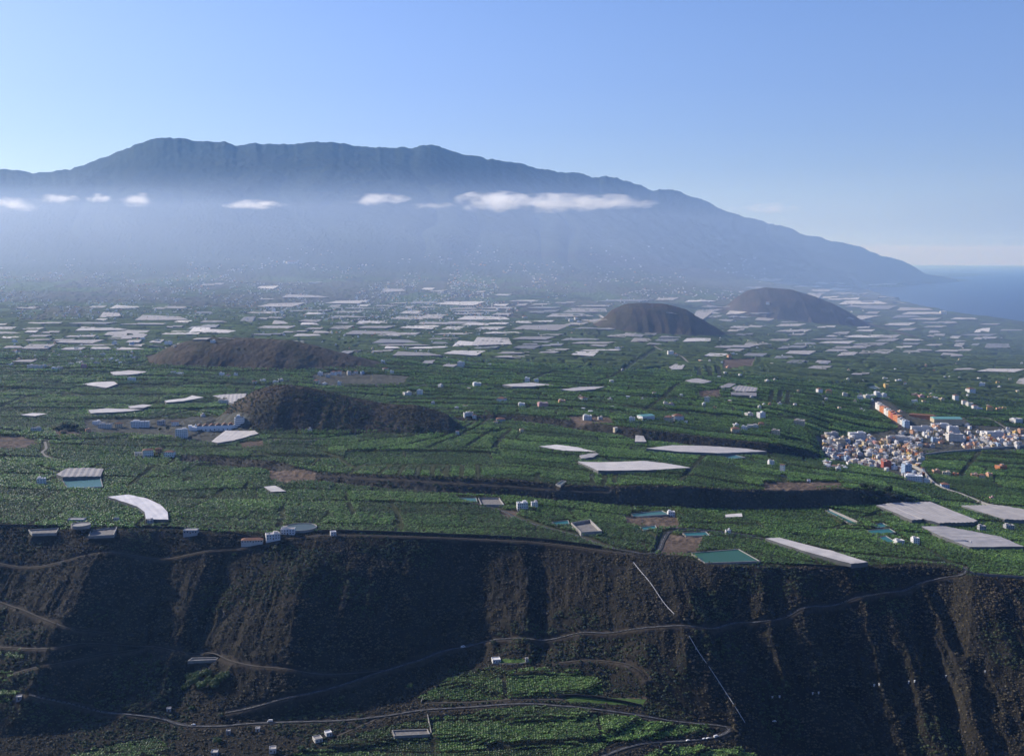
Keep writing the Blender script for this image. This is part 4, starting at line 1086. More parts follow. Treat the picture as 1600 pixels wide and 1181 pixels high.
# the many far dots: beyond the first three hundred they are one mass
def far_houses():
    rnd = np.random.default_rng(12); A = MB(); n = 0
    zones = [((0, 400, 400, 500), 1300), ((400, 800, 385, 500), 1700), ((380, 820, 440, 505), 350), ((500, 800, 470, 530), 160), ((600, 760, 440, 500), 170), ((800, 1200, 375, 480), 900), ((940, 1010, 440, 462), 60), ((0, 220, 520, 575), 70), ((400, 900, 500, 560), 110), ((1100, 1350, 460, 560), 60),
             ((640, 800, 372, 400), 40), ((560, 700, 485, 505), 60), ((1290, 1440, 684, 736), 150), ((1505, 1600, 676, 702), 60), ((1400, 1520, 666, 700), 40), ((900, 1300, 560, 640), 40), ((1300, 1600, 520, 660), 50), ((300, 1000, 600, 680), 25)]
    for (x0, x1, y0, y1), c in zones:
        px = rnd.uniform(x0, x1, c); py = rnd.uniform(y0, y1, c)
        for a, b in zip(px, py):
            if b < 440 and rnd.random() > ((b - 372) / 68) ** 1.6: continue
            if b < 480 and vnoise(np.array([a / 38]), np.array([b / 14]), 91)[0] < .42: continue
            if poly_inside([(1290, 600), (1440, 600), (1440, 640), (1290, 640)], np.array([a]), np.array([b]))[0] and rnd.random() < .5: continue
            x, y, z = at(a, b)
            if cone_add(np.array([x]), np.array([y]))[0] > 6: continue
            s = y / F
            w = min(13, max(6, rnd.uniform(1.1, 3.0) * s)) if b < 560 else rnd.uniform(7, 11); h = min(8, rnd.uniform(3.5, 8)); d = rnd.uniform(.7, 1.1) * w
            m = int(rnd.choice([0, 0, 0, 0, 1, 1, 2, 3, 4])) if not (b > 600 and a > 1270) else int(rnd.choice([0, 0, 0, 1, 1, 2, 2, 4, 3]))
            ya = rnd.uniform(-.7, .7)
            A.box((x, y, z - 3), (w, d, h + 3), ya, m)
            A.box((x, y, z + h), (w * .94, d * .94, .25), ya, 5 if rnd.random() < .7 else 6)
            if rnd.random() < .5:
                A.box((x + d * .1, y + d * .2, z + h), (w * .4, d * .4, 2.4), ya, m)
            n += 1
    o = A.build('distant_houses', [WALLC['white'], WALLC['off-white'], WALLC['cream'], WALLC['grey'], WALLC['peach'], M_FLATW, M_TILE, WALLC['orange']])
    tag(o, 'countless tiny pale houses speckling the far slopes and town gaps', kind='stuff'); print('far', n)
far_houses()

# ------------------------------------------------------------------ the stepped hotel
def hotel():
    x, y, z = at(345, 672); s = y / F
    o = empty('hotel', (x, y, z), math.radians(12))
    L = 58 * s
    w = MB(); w.box((-L * .16, 4, -5), (L * 1.05, 13, 5 + 9.5)); w.box((-L * .16, -4, -5), (L * .95, 3, 5 + 5)); w.build('wing', WALLC['white'], o)
    g = MB()
    for k in range(9): g.box((-L * .62 + k * L * .115, -5.6, 1.2), (2.0, .12, 2.2))
    g.build('wing_windows', M_GLASS, o)
    for k in range(6):
        b = MB(); b.gable((-L * .56 + k * L * .165, 4, 9.5 + k * .25), (L * .15, 14, 3.4), axis='y'); b.build('tiled_roof', M_TILE, o)
    t = MB(); tx = L * .5
    for k in range(6):
        t.box((tx + .0, 3, k * 4.0), (L * .30 - k * .6, 13, 3.0)); t.box((tx + .2, 3, k * 4.0 + 3.0), (L * .28 - k * .6 - 1.5, 11.5, 1.0), mi=1)
    t.box((tx - 2, 4, 24), (6, 7, 4.5)); t.box((tx, 3, -6), (L * .3, 13, 6))
    t.build('tower', [WALLC['white'], M_GLASS], o)
    l = MB(); l.box((tx + L * .2, 3, -5), (L * .1, 9, 9)); l.build('porch', WALLC['white'], o)
    a = MB(); a.box((-L * .72, -2, -5), (L * .22, 18, 5 + 8.5)); a.box((-L * .8, -4, 8.5), (L * .1, 8, 3.5)); a.gable((-L * .66, 1, 8.5), (6, 8, 4.5), axis='y'); a.build('annex', WALLC['white'], o)
    tag(o, 'white stepped hotel with six red-brown roofs and a banded tower', 'hotel')
    CLEAR.append(([(x - 60, y - 12), (x + 50, y - 12), (x + 50, y + 22), (x - 60, y + 22)], 3))
hotel()

# ------------------------------------------------------------------ reservoirs
def water_mat(name, col):
    m, nt, b = nodes(name, .5, .15)
    b.inputs['Base Color'].default_value = (*col, 1)
    g = nt.nodes.new("ShaderNodeNewGeometry"); n = nt.nodes.new("ShaderNodeTexNoise"); n.inputs['Scale'].default_value = .35; nt.links.new(g.outputs['Position'], n.inputs['Vector'])
    bp = nt.nodes.new("ShaderNodeBump"); bp.inputs['Strength'].default_value = .35; bp.inputs['Distance'].default_value = .25
    nt.links.new(n.outputs['Fac'], bp.inputs['Height']); nt.links.new(bp.outputs[0], b.inputs['Normal'])
    return m
M_WGREEN = water_mat('green_water', (.030, .095, .062)); M_WTURQ = water_mat('turquoise_water', (.06, .15, .15)); M_WTEAL = water_mat('teal_water', (.03, .13, .13)); M_WPALE = water_mat('pale_water', (.07, .10, .105))

def pool(pp, wm, label, rim=1.5, deep=1.2, wall=M_CONCW, th=.9, down=6, lift=None, name='reservoir'):
    lift = rim if lift is None else lift
    c0 = at(sum(p[0] for p in pp) / len(pp), sum(p[1] for p in pp) / len(pp), lift=lift)
    zt = c0[2] + lift
    W = [pt_z(px, py, zt)[:2] for px, py in pp]
    if sum(W[i][0] * W[(i + 1) % len(W)][1] - W[(i + 1) % len(W)][0] * W[i][1] for i in range(len(W))) < 0: W = W[::-1]
    cx = sum(p[0] for p in W) / len(W); cy = sum(p[1] for p in W) / len(W)
    n = len(W); V = []; Fc = []
    # mitred inward offset
    inner = []
    for i in range(n):
        p0 = Vector(W[i - 1]); p1 = Vector(W[i]); p2 = Vector(W[(i + 1) % n])
        d1 = (p1 - p0).normalized(); d2 = (p2 - p1).normalized(); n1 = Vector((-d1.y, d1.x)); n2 = Vector((-d2.y, d2.x))
        b = (n1 + n2); b = b / max(.35, b.length_squared / 2) if b.length > 1e-6 else n1
        inner.append(tuple(p1 + b * th))
    zb = -down - rim
    for (x, y) in W: V.append((x - cx, y - cy, 0))
    for (x, y) in inner: V.append((x - cx, y - cy, 0))
    for (x, y) in W: V.append((x - cx, y - cy, zb))
    for (x, y) in inner: V.append((x - cx, y - cy, -deep - 1.2))
    for i in range(n):
        j = (i + 1) % n
        Fc += [(i, j, n + j, n + i), (2 * n + i, 2 * n + j, j, i), (n + i, n + j, 3 * n + j, 3 * n + i)]
    o = empty(name, (cx, cy, zt))
    mesh_obj('tank_wall', V, Fc, wall, o)
    mesh_obj('water' if wm is not M_CONC else 'tank_floor', [(x - cx, y - cy, -deep) for x, y in inner], [tuple(range(n))], wm, o)
    CLEAR.append((W, 2.5)); PADS.append((inner, .5, zt - deep - 1.6))
    tag(o, label, 'reservoir', 'irrigation reservoirs')
    return o
POOLS = [
    ([(1079, 863), (1154, 857), (1188, 876), (1101, 879)], M_WGREEN, 'large green rim reservoir with a pale wall along its right side', 2.0, 1.0),
    ([(95, 747), (157, 745), (161, 760), (105, 762)], M_WTURQ, 'turquoise reservoir in front of the grey two-bay net roof', 1.5, 1.0),
    ([(985, 802), (1034, 797), (1048, 803), (990, 807)], M_WTURQ, 'long turquoise pool with white walls beside the valley road hut', 1.5, 1.0),
    ([(1000, 823), (1024, 820), (1027, 825), (1005, 828)], M_WTEAL, 'small teal pool left of the road bend', 1.2, 1.0),
    ([(862, 815), (888, 812), (890, 818), (868, 820)], M_WTEAL, 'small teal pool left of the tall grey tank', 1.2, .8),
    ([(892, 816), (922, 811), (941, 829), (908, 831)], M_CONC, 'tall empty grey tank above the valley road', 5.0, 4.2),
    ([(716, 777), (744, 777), (746, 783), (724, 783)], M_WTURQ, 'pale blue pool at the left end of the valley road', 1.2, .8),
    ([(747, 777), (780, 777), (788, 788), (752, 788)], M_CONC, 'empty dark tank right of the pale blue pool', 2.5, 2.4),
    ([(1361, 820), (1378, 816), (1391, 822), (1372, 824)], M_WTEAL, 'back pool of the three-pool farm', 1.2, .8),
    ([(1354, 828), (1390, 825), (1400, 831), (1362, 835)], M_WTEAL, 'middle pool of the three-pool farm', 1.2, .8),
    ([(1372, 839), (1384, 836), (1399, 845), (1388, 849)], M_WTEAL, 'front pool of the three-pool farm', 1.2, .8),
    ([(1289, 797), (1296, 796), (1341, 817), (1332, 819)], M_WTEAL, 'long narrow walled channel pool right of the small white net roof', 1.5, 1.2),
    ([(1066, 832), (1103, 830), (1110, 836), (1072, 837)], M_WTEAL, 'shallow teal pool above the green rim reservoir', 1.2, .9),
    ([(868, 756), (878, 750), (885, 751), (876, 758)], M_WPALE, 'small pale tank on the edge of the first scarp', 1.5, 1.0),
    ([(1131, 713), (1148, 710), (1165, 714), (1142, 717)], M_WTURQ, 'small blue pool below the long white netting roof', 1.2, .8),
    ([(44, 827), (92, 824), (88, 832), (50, 833)], M_CONC, 'empty rim tank left of the drum-shaped tank', 1.6, 1.8),
    ([(142, 827), (183, 823), (178, 835), (138, 837)], M_CONC, 'empty rim tank right of the drum-shaped tank', 1.8, 2.0),
    ([(1352, 604), (1366, 602), (1376, 607), (1362, 608)], M_WPALE, 'far pale tank in the fields beyond the town', 1.2, .8),
    ([(1066, 588), (1080, 586), (1082, 588), (1068, 590)], M_WTEAL, 'far teal tank near the plain road bend', 1.2, .8),
    ([(293, 1032), (338, 1030), (342, 1026), (300, 1027)], M_CONC, 'empty walled tank on the slope above the canyon tree clump', 1.5, 1.5),
    ([(612, 1140), (668, 1138), (672, 1146), (616, 1149)], M_CONC, 'empty walled plot in the canyon banana terraces', 2.0, 1.5),
]
for p, wm, lab, rim, deep in POOLS: pool(p, wm, lab, rim, deep)

def round_tank(px, py, rpx, hm, label, watered=True):
    x, y, z = at(px, py); s = y / F; r = rpx * s; y += r; n = 48
    z = hz(x, y - r * .6)
    o = empty('round_tank', (x, y, z))
    V = []; Fc = []
    for (rr, zz) in ((r, -8), (r, hm), (r - .8, hm), (r - .8, hm - 1.6)):
        for k in range(n): a = 2 * math.pi * k / n; V.append((rr * math.cos(a), rr * math.sin(a), zz))
    for q in range(3):
        for k in range(n): Fc.append((q * n + k, q * n + (k + 1) % n, (q + 1) * n + (k + 1) % n, (q + 1) * n + k))
    mesh_obj('tank_wall', V, Fc, M_CONCW, o)
    mesh_obj('water' if watered else 'tank_floor', [((r - .8) * math.cos(2 * math.pi * k / n), (r - .8) * math.sin(2 * math.pi * k / n), hm - 1.0) for k in range(n)], [tuple(range(n))], M_WPALE if watered else M_CONCW, o)
    P = [(x + r * math.cos(a), y + r * math.sin(a)) for a in np.linspace(0, 2 * math.pi, 20)[:-1]]
    CLEAR.append((P, 2)); PADS.append((P, -1.5, z + hm - 3))
    tag(o, label, 'water tank')
round_tank(465, 833, 26, 3.6, 'round concrete water tank on the canyon rim above the tiled villa')
round_tank(121, 832, 15, 8, 'drum-shaped pale tank on the left canyon rim', False)

# retaining walls
def wall_line(pp, h, th, m, label, name='retaining_wall', cat='wall', group='stone walls along the rim and terraces', below=5):
    P = resample([at(*p) for p in pp], 8)
    P[:, 2] = H(P[:, 0], P[:, 1])
    V = []; Fc = []
    for i, p in enumerate(P):
        a = P[max(0, i - 1)]; b = P[min(len(P) - 1, i + 1)]; t = Vector((b[0] - a[0], b[1] - a[1])).normalized(); n = Vector((-t.y, t.x)) * th / 2
        zt = h + .12 * math.sin(i * 1.7)
        for sx, zz in ((1, -below), (1, zt), (-1, zt), (-1, -below)): V.append((p[0] + n.x * sx, p[1] + n.y * sx, p[2] + zz))
    for i in range(len(P) - 1):
        for k in range(4): Fc.append((4 * i + k, 4 * i + (k + 1) % 4, 4 * i + 4 + (k + 1) % 4, 4 * i + 4 + k))
    Fc += [(0, 1, 2, 3), tuple(4 * (len(P) - 1) + k for k in (3, 2, 1, 0))]
    o = mesh_obj(name, V, Fc, m); tag(o, label, cat, group); return o
wall_line([(940, 857), (850, 846), (780, 841), (700, 838), (600, 834), (520, 832), (496, 833)], 4.2, .8, M_STONE, 'long dark stone wall under the banana field along the canyon rim')
wall_line([(-20, 824), (60, 823), (105, 822)], 3, .8, M_STONE, 'dark rim wall left of the drum-shaped tank')
wall_line([(185, 823), (280, 826), (345, 830)], 3, .8, M_STONE, 'dark rim wall under the curved white greenhouse')
wall_line([(345, 832), (400, 842), (432, 836)], 3, .8, M_STONE, 'dark rim wall behind the tiled rim villa')
wall_line([(770, 1037), (800, 1038), (828, 1034)], 1.2, .5, M_CONCW, 'pale terrace wall below the tiny canyon farm hut')
wall_line([(1188, 878), (1260, 884), (1330, 889)], 3, .8, M_STONE, 'dark rim wall right of the green rim reservoir')
wall_line([(1515, 896), (1540, 900), (1600, 904), (1650, 905)], 3.5, .8, M_CONC, 'grey rim wall right of the rim hairpin')
wall_line([(1214, 742), (1230, 745), (1253, 744)], 1.5, .6, M_CONCW, 'low pale garden wall around the walled villa')
wall_line([(870, 1089), (940, 1092), (1003, 1104)], 3, .8, M_STONE, 'stone wall in front of the small grass terrace')
wall_line([(530, 684), (480, 690), (425, 690)], 2.5, .8, M_CONCW, 'pale wall beside the road at the foot of the dark cone')
wall_line([(658, 1098), (661, 1090)], 2, .6, M_CONCW, 'short pale wall at the left corner of the upper canyon bananas')
wall_line([(668, 1118), (674, 1146)], 2, .6, M_CONCW, 'short pale wall between the lower canyon banana terraces')
wall_line([(1030, 826), (1018, 862)], 3, .8, M_STONE, 'dark wall left of the steep road piece by the rim')
wall_line([(1520, 888), (1560, 887), (1600, 888)], 3, .8, M_STONE, 'dark field wall right of the rim hairpin')

wall_line([(1412, 724), (1440, 737), (1462, 759), (1500, 774), (1540, 790), (1600, 808), (1650, 824)], 5.0, 3.0, M_CONCW, 'pale embankment wall of the road leaving town to the right frame edge')
wall_line([(1402, 724), (1440, 713), (1500, 706), (1560, 701), (1640, 692)], 5.0, 2.5, M_CONCW, 'pale wall along the street below the right end of town')
wall_line([(1296, 798), (1341, 818)], 3.5, 1.0, M_CONCW, 'pale wall beside the long narrow channel pool')
wall_line([(1040, 826), (1100, 829), (1180, 838)], 2.0, .8, M_CONC, 'grey wall above the valley road near the green rim reservoir')
# ------------------------------------------------------------------ roads
M_PARA = mat('parapet_stone', (.11, .104, .094), .95, .35, .6, bump=.3)
def build_roads():
    for nm, (P, w, kd) in ROAD_PTS.items():
        m = {'asphalt': M_ASPH, 'track': M_TRACK, 'pale': M_PALE}[kd]
        V = []; Fc = []; n = len(P); far = P[:, 1].min() > 2500
        T = []
        for i in range(n):
            a = P[max(0, i - 1)]; b = P[min(n - 1, i + 1)]; t = Vector((b[0] - a[0], b[1] - a[1])).normalized(); T.append(Vector((-t.y, t.x)))
        for i, p in enumerate(P):
            nn = T[i]; z = p[2] + (.12 if not far else 1.2)
            for sx in (1, -1): V.append((p[0] + nn.x * sx * w / 2, p[1] + nn.y * sx * w / 2, z))
        for i in range(n - 1): Fc.append((2 * i, 2 * i + 2, 2 * i + 3, 2 * i + 1))
        o = mesh_obj(nm, V, Fc, m); o['kind'] = 'structure'
        if nm in ('switchback_road', 'canyon_road', 'valley_road'):
            # verge line and low parapet on the downhill side
            V = []; Fc = []; L = []; LF = []
            for i, p in enumerate(P):
                nn = T[i]
                g1 = hz(p[0] + nn.x * 9, p[1] + nn.y * 9); g2 = hz(p[0] - nn.x * 9, p[1] - nn.y * 9)
                sg = 1 if nn.y < 0 else -1
                off = sg * (w / 2 + .45)
                for q, zz in ((off, -1.0), (off, .75), (off + sg * .45, .75), (off + sg * .45, -2.6)): V.append((p[0] + nn.x * q, p[1] + nn.y * q, p[2] + zz))
                for q in (.1, -.1): L.append((p[0] + nn.x * q, p[1] + nn.y * q, p[2] + .135))
            for i in range(n - 1):
                for k in range(3): Fc.append((4 * i + k, 4 * i + 4 + k, 4 * i + 5 + k, 4 * i + 1 + k))
                if i % 3: LF.append((2 * i, 2 * i + 2, 2 * i + 3, 2 * i + 1))
            pr = mesh_obj('road_parapet', V, Fc, M_PARA); tag(pr, {'switchback_road': 'low stone parapet along the downhill edge of the long wall road', 'canyon_road': 'low stone parapet beside the canyon bottom road', 'valley_road': 'low stone parapet beside the road on the plain edge'}[nm], 'parapet', 'road parapets')
            cl = mesh_obj('road_marking', L, LF, M_LINE); cl['kind'] = 'structure'
build_roads()

# the pipe down the canyon wall
def pipe(pp, label):
    P = resample([at(*p) for p in pp], 6); P[:, 2] = H(P[:, 0], P[:, 1]) + 1.3
    for _ in range(4): P[1:-1, 2] = .25 * P[:-2, 2] + .5 * P[1:-1, 2] + .25 * P[2:, 2]
    o = empty('water_pipe', tuple(P[0])); r = .32; V = []; Fc = []; nn = 8
    Q = P - P[0]
    for i, p in enumerate(Q):
        t = Vector(Q[min(i + 1, len(Q) - 1)] - Q[max(i - 1, 0)]).normalized(); u = t.cross(Vector((0, 0, 1))).normalized(); v = u.cross(t)
        for k in range(nn):
            a = 2 * math.pi * k / nn; V.append(tuple(Vector(p) + u * r * math.cos(a) + v * r * math.sin(a)))
    for i in range(len(Q) - 1):
        for k in range(nn): Fc.append((i * nn + k, i * nn + (k + 1) % nn, (i + 1) * nn + (k + 1) % nn, (i + 1) * nn + k))
    mesh_obj('pipe', V, Fc, M_PIPE, o)
    for i in range(0, len(Q), 2):
        b = MB(); b.box((Q[i][0], Q[i][1], Q[i][2] - 2.4), (1.5, 1.2, 2.5), 0); b.build('pipe_support', M_CONCW, o)
    tag(o, label, 'pipe', 'white water pipe down the canyon wall')
M_PIPE = mat('pipe_metal', (.62, .62, .62), .5, .3, 1.5, rand=.05)
pipe([(990, 880), (1008, 902), (1030, 932), (1053, 960)], 'white water pipe running down the wall above the long wall road')
pipe([(1077, 995), (1098, 1030), (1125, 1070), (1148, 1103), (1164, 1130)], 'white water pipe running down the wall below the long wall road')

# marker pillars along the dark slope
_pil = None
for k, (px, py) in enumerate([(1207, 1090), (1218, 1089), (1270, 1084), (1279, 1083), (1366, 1071), (1374, 1070), (1420, 1066), (1429, 1065), (1478, 1057), (1539, 1050)]):
    x, y, z = at(px, py)
    if _pil is None:
        b = MB(); b.box((0, 0, -1.5), (1.6, 1.2, 3.2), 0, 0, .15); b.box((0, 0, 1.7), (2.0, 1.5, .35)); _pil = b.build('marker_pillar', WALLC['white']); o = _pil
    else: o = _pil.copy(); COL.objects.link(o)
    o.location = (x, y, z); o.rotation_euler.z = .1 * k
    tag(o, f"white marker pillar on the dark right slope, {['first','second','third','fourth','fifth','sixth','seventh','eighth','ninth','last'][k]} from the left", 'pillar', 'white pillars along the dark slope path')

# ------------------------------------------------------------------ vehicles
M_CARW = mat('car_paint_white', (.78, .78, .78), .3, .05, 1, spec=.5); M_CARD = mat('car_paint_grey', (.25, .26, .28), .3, .05, 1, spec=.5); M_TYRE = mat('tyre', (.02, .02, .02), .9, .2, 2)
def make_car(name, L, Wd, Ht, paint, van=False):
    root = empty(name, (0, 0, 0))
    prof = [(-L / 2, .35), (-L / 2, .85), (-L * .30, .98), (-L * .16, Ht), (L * .30, Ht), (L * .46, .95), (L / 2, .85), (L / 2, .35)] if not van else [(-L / 2, .35), (-L / 2, 1.0), (-L * .40, 1.15), (-L * .28, Ht), (L * .49, Ht), (L / 2, 1.0), (L / 2, .35)]
    V = []; Fc = []; n = len(prof)
    for sy in (-1, 1):
        for x, z in prof: V.append((x, sy * Wd / 2 * (.86 if z >= Ht - .01 else 1), z))
    Fc.append(tuple(range(n))[::-1]); Fc.append(tuple(n + k for k in range(n)))
    for k in range(n): Fc.append((k, (k + 1) % n, n + (k + 1) % n, n + k))
    mesh_obj('body', V, Fc, paint, root)
    w = MB()
    for sy in (-1, 1):
        w.box((L * .06, sy * (Wd / 2 * .95), Ht * .66), (L * .42, .06, Ht * .24))
    w.box((-L * (.235 if not van else .35), 0, Ht * .66), (.5, Wd * .84, Ht * .24)); w.build('windows', M_GLASS, root)
    for sx in (-.31, .31):
        for sy in (-1, 1):
            V = []; Fc = []
            for q in (-.11, .11):
                for k in range(12): a = 2 * math.pi * k / 12; V.append((sx * L + .33 * math.cos(a), sy * (Wd / 2 - .08) + q, .33 + .33 * math.sin(a)))
            for k in range(12): Fc.append((k, (k + 1) % 12, 12 + (k + 1) % 12, 12 + k))
            Fc.append(tuple(range(12))); Fc.append(tuple(range(12, 24))); mesh_obj('wheel', V, Fc, M_TYRE, root)
    return root
def copy_tree(o, parent=None):
    c = o.copy(); COL.objects.link(c)
    if parent is not None: c.parent = parent
    for ch in [q for q in bpy.data.objects if q.parent == o]: copy_tree(ch, c)
    return c
_car = make_car('parked_car', 4.4, 1.8, 1.45, M_CARW); _van = make_car('white_van', 5.6, 2.1, 2.4, M_CARW, True)
_used = {'c': False, 'v': False}
for k, (px, py, rd, kind, lab) in enumerate([
    (299, 1131, 'canyon_road', 'c', 'white car on the canyon road at the left bend'), (425, 1127.5, 'canyon_road', 'v', 'white van on the canyon road right of the bend'),
    (1099, 1153, 'canyon_road', 'c', 'white car left in the row at the lower hairpin'), (1106, 1152, 'canyon_road', 'c', 'white car in the middle of the row at the lower hairpin'),
    (1117, 1150, 'canyon_road', 'v', 'white van nearest to the lower hairpin bend'), (1075, 1156, 'canyon_road', 'c', 'lone white car below the lower hairpin row'),
    (722, 1009, 'switchback_road', 'v', 'white van climbing the long wall road in the shade'), (1473, 879, 'switchback_road', 'c', 'white car just left of the rim hairpin'),
    (1210, 1127, None, 'c', 'white car at the right foot of the lower pipe')]):
    src = _car if kind == 'c' else _van
    if not _used[kind]: o = src; _used[kind] = True
    else: o = copy_tree(src)
    x, y, z = at(px, py); yaw = .1
    if rd:
        P = ROAD_PTS[rd][0]; i = int(np.argmin([(to_px(*p)[0] - px) ** 2 + (to_px(*p)[1] - py) ** 2 for p in P])); i = min(max(i, 1), len(P) - 2)
        x, y, z = P[i]; z += .13; d = P[i + 1] - P[i - 1]; yaw = math.atan2(d[1], d[0]); n = Vector((-d[1], d[0])).normalized() * 1.6; x += n.x; y += n.y
    o.location = (x, y, z); o.rotation_euler = (0, 0, yaw)
    tag(o, lab, 'car' if kind == 'c' else 'van', 'vehicles on the canyon roads')

# ------------------------------------------------------------------ trees
M_BARK = mat('bark', (.10, .07, .05), .95, .4, 2.0)
def tree_leafmat(name, a, b): return leaf_mat(name, a, b, .6, .12, .25)
M_TREED = tree_leafmat('tree_leaf_dark', (.022, .040, .018), (.032, .052, .022))
M_TREEG = tree_leafmat('tree_leaf_green', (.040, .085, .024), (.055, .10, .03))
def make_tree(name, seed, R, Ht, m, nleaf=900):
    rnd = random.Random(seed); root = empty(name, (0, 0, 0))
    V = []; Fc = []
    def limb(p, q, r1, r2, n=6):
        b = len(V); t = (q - p).normalized(); u = t.orthogonal().normalized(); v = t.cross(u)
        for c, r in ((p, r1), (q, r2)):
            for k in range(n): a = 2 * math.pi * k / n; V.append(tuple(c + u * r * math.cos(a) + v * r * math.sin(a)))
        for k in range(n): Fc.append((b + k, b + (k + 1) % n, b + n + (k + 1) % n, b + n + k))
    fork = Vector((rnd.uniform(-.3, .3), rnd.uniform(-.3, .3), Ht * .38))
    limb(Vector((0, 0, -1)), fork, .5, .33)
    lobes = []
    for k in range(7):
        a = k * 2.4 + rnd.uniform(-.3, .3); q = Vector((math.cos(a) * R * rnd.uniform(.3, .68), math.sin(a) * R * rnd.uniform(.3, .68), Ht * rnd.uniform(.5, .84)))
        limb(fork, q, .22, .08, 5); lobes.append((q, R * rnd.uniform(.34, .56)))
    mesh_obj('trunk', V, Fc, M_BARK, root)
    V = []; Fc = []
    for k in range(nleaf):
        c, r = rnd.choice(lobes); d = Vector((rnd.gauss(0, 1), rnd.gauss(0, 1), rnd.gauss(0, .8))).normalized()
        p = c + d * r * rnd.uniform(.55, 1.08); nn = (d + Vector((rnd.uniform(-.7, .7), rnd.uniform(-.7, .7), rnd.uniform(-.3, .9)))).normalized()
        t1 = nn.orthogonal().normalized(); t1.rotate(Matrix.Rotation(rnd.uniform(0, 6.28), 3, nn)); t2 = nn.cross(t1); s = R * rnd.uniform(.06, .13); b = len(V)
        V += [tuple(p + t1 * s), tuple(p + t2 * s * .6), tuple(p - t1 * s), tuple(p - t2 * s * .6)]; Fc.append((b, b + 1, b + 2, b + 3))
    mesh_obj('crown', V, Fc, m, root)
    return root
TREES = [ # px, py base, radius m, height m, kind, label, group
    (92, 676, 9, 12, 0, 'dark broad tree, left of five in the big clump by the hotel road', 'big dark tree clump'),
    (104, 672, 11, 15, 1, 'dark broad tree, tallest in the middle of the big clump', 'big dark tree clump'),
    (116, 674, 10, 14, 0, 'dark broad tree, right of the tallest one in the big clump', 'big dark tree clump'),
    (128, 677, 8, 10, 1, 'dark broad tree, rightmost in the big clump', 'big dark tree clump'),
    (99, 681, 6, 8, 0, 'lower dark tree in front of the big clump', 'big dark tree clump'),
    (-2, 675, 9, 9, 1, 'dark tree cut by the left frame edge', 'dark trees at the left edge'),
    (14, 676, 9, 9, 0, 'dark tree second from the left frame edge', 'dark trees at the left edge'),
    (27, 677, 8, 8, 1, 'dark tree third from the left frame edge', 'dark trees at the left edge'),
    (834, 801, 5, 8, 0, 'dark round tree in front of the small white house by the valley road', None),
    (262, 672, 4, 8, 1, 'slim tree between the hotel and the gabled house', None), (250, 674, 3.5, 7, 0, 'slim tree beside the grey house near the hotel', None),
    (352, 628, 6, 9, 1, 'dark tree standing before the left foot of the dark cone', None),
    (1397, 732, 7, 9, 0, 'dark round tree next to the red apartment block', None), (1390, 703, 5, 7, 1, 'dark tree in the middle of the old town', None),
    (1243, 838, 4, 6, 0, 'small dark tree right of the tiny road hut', None), (1228, 730, 4, 6, 1, 'dark tree behind the narrow walled villa', None),
    (905, 612, 0, 0, 0, '', None),
]
_sc = [(1338, 770), (1350, 764), (1362, 768), (1376, 775), (1388, 770), (1398, 780), (1410, 784), (1424, 788), (1382, 786), (1366, 784), (1350, 782)]
_fl = [(290, 1078), (302, 1070), (314, 1076), (326, 1068), (336, 1074), (308, 1060), (322, 1058), (344, 1066), (296, 1062), (352, 1060)]
protos_t = [make_tree('dark_tree', 5, 1.0 * 8, 11, M_TREED), make_tree('dark_tree', 9, 8, 10, M_TREED), make_tree('green_tree', 14, 8, 9, M_TREEG)]
_usedt = [False] * 3
_NUM = ['first', 'second', 'third', 'fourth', 'fifth', 'sixth', 'seventh', 'eighth', 'ninth', 'tenth', 'eleventh']
def put_tree(px, py, R, Ht, k, lab, grp):
    if _usedt[k]: o = copy_tree(protos_t[k])
    else: o = protos_t[k]; _usedt[k] = True
    x, y, z = at(px, py); bh = (11, 10, 9)[k]
    o.location = (x, y, z); o.scale = (R / 8, R / 8, Ht / bh); o.rotation_euler.z = px * .7
    CLEAR.append(([(x - 1, y - 1), (x + 1, y - 1), (x + 1, y + 1), (x - 1, y + 1)], R * .7))
    tag(o, lab, 'tree', grp)
for (px, py, R, Ht, k, lab, grp) in TREES:
    if R: put_tree(px, py, R, Ht, k, lab, grp)
for i, (px, py) in enumerate(sorted(_sc)): put_tree(px, py, 7 + i % 3, 9 + i % 4, i % 2, f"dark tree on the shaded scarp right end, {_NUM[i]} from its left", 'dark trees at the end of the first scarp')
for i, (px, py) in enumerate(sorted(_fl)): put_tree(px, py, 5.5 + i % 3, 7 + i % 3, 2, f"bright green tree in the left canyon clump, {_NUM[i]} from its left", 'green trees in the canyon clump')
_bk = [(1300, 700), (1322, 712), (1346, 706), (1362, 722), (1378, 712), (1410, 706), (1424, 716), (1436, 690), (1462, 690), (1478, 680), (1512, 692), (1530, 686), (1552, 696), (1584, 684), (1340, 676), (1400, 678), (470, 762), (545, 765), (580, 767), (610, 760), (400, 745), (655, 772), (905, 790), (1000, 795), (1075, 800), (520, 1168), (640, 1075), (160, 862), (95, 862), (300, 1108), (345, 1122), (430, 860), (365, 868), (390, 1142), (445, 1148), (340, 1160), (300, 1166), (265, 1150), (470, 1172)]
for i, (px, py) in enumerate(_bk):
    o_ = None; k = i % 3
    if _usedt[k]: o = copy_tree(protos_t[k])
    else: o = protos_t[k]; _usedt[k] = True
    x, y, z = at(px, py); s = .35 + .08 * (i % 4)
    o.location = (x, y, z); o.scale = (s, s, s); o.rotation_euler.z = i
    want(o, ('small dark tree', 'small dark tree', 'small green tree')[k], px, py, 'tree', 'lone small trees on the slopes')
write_labels()
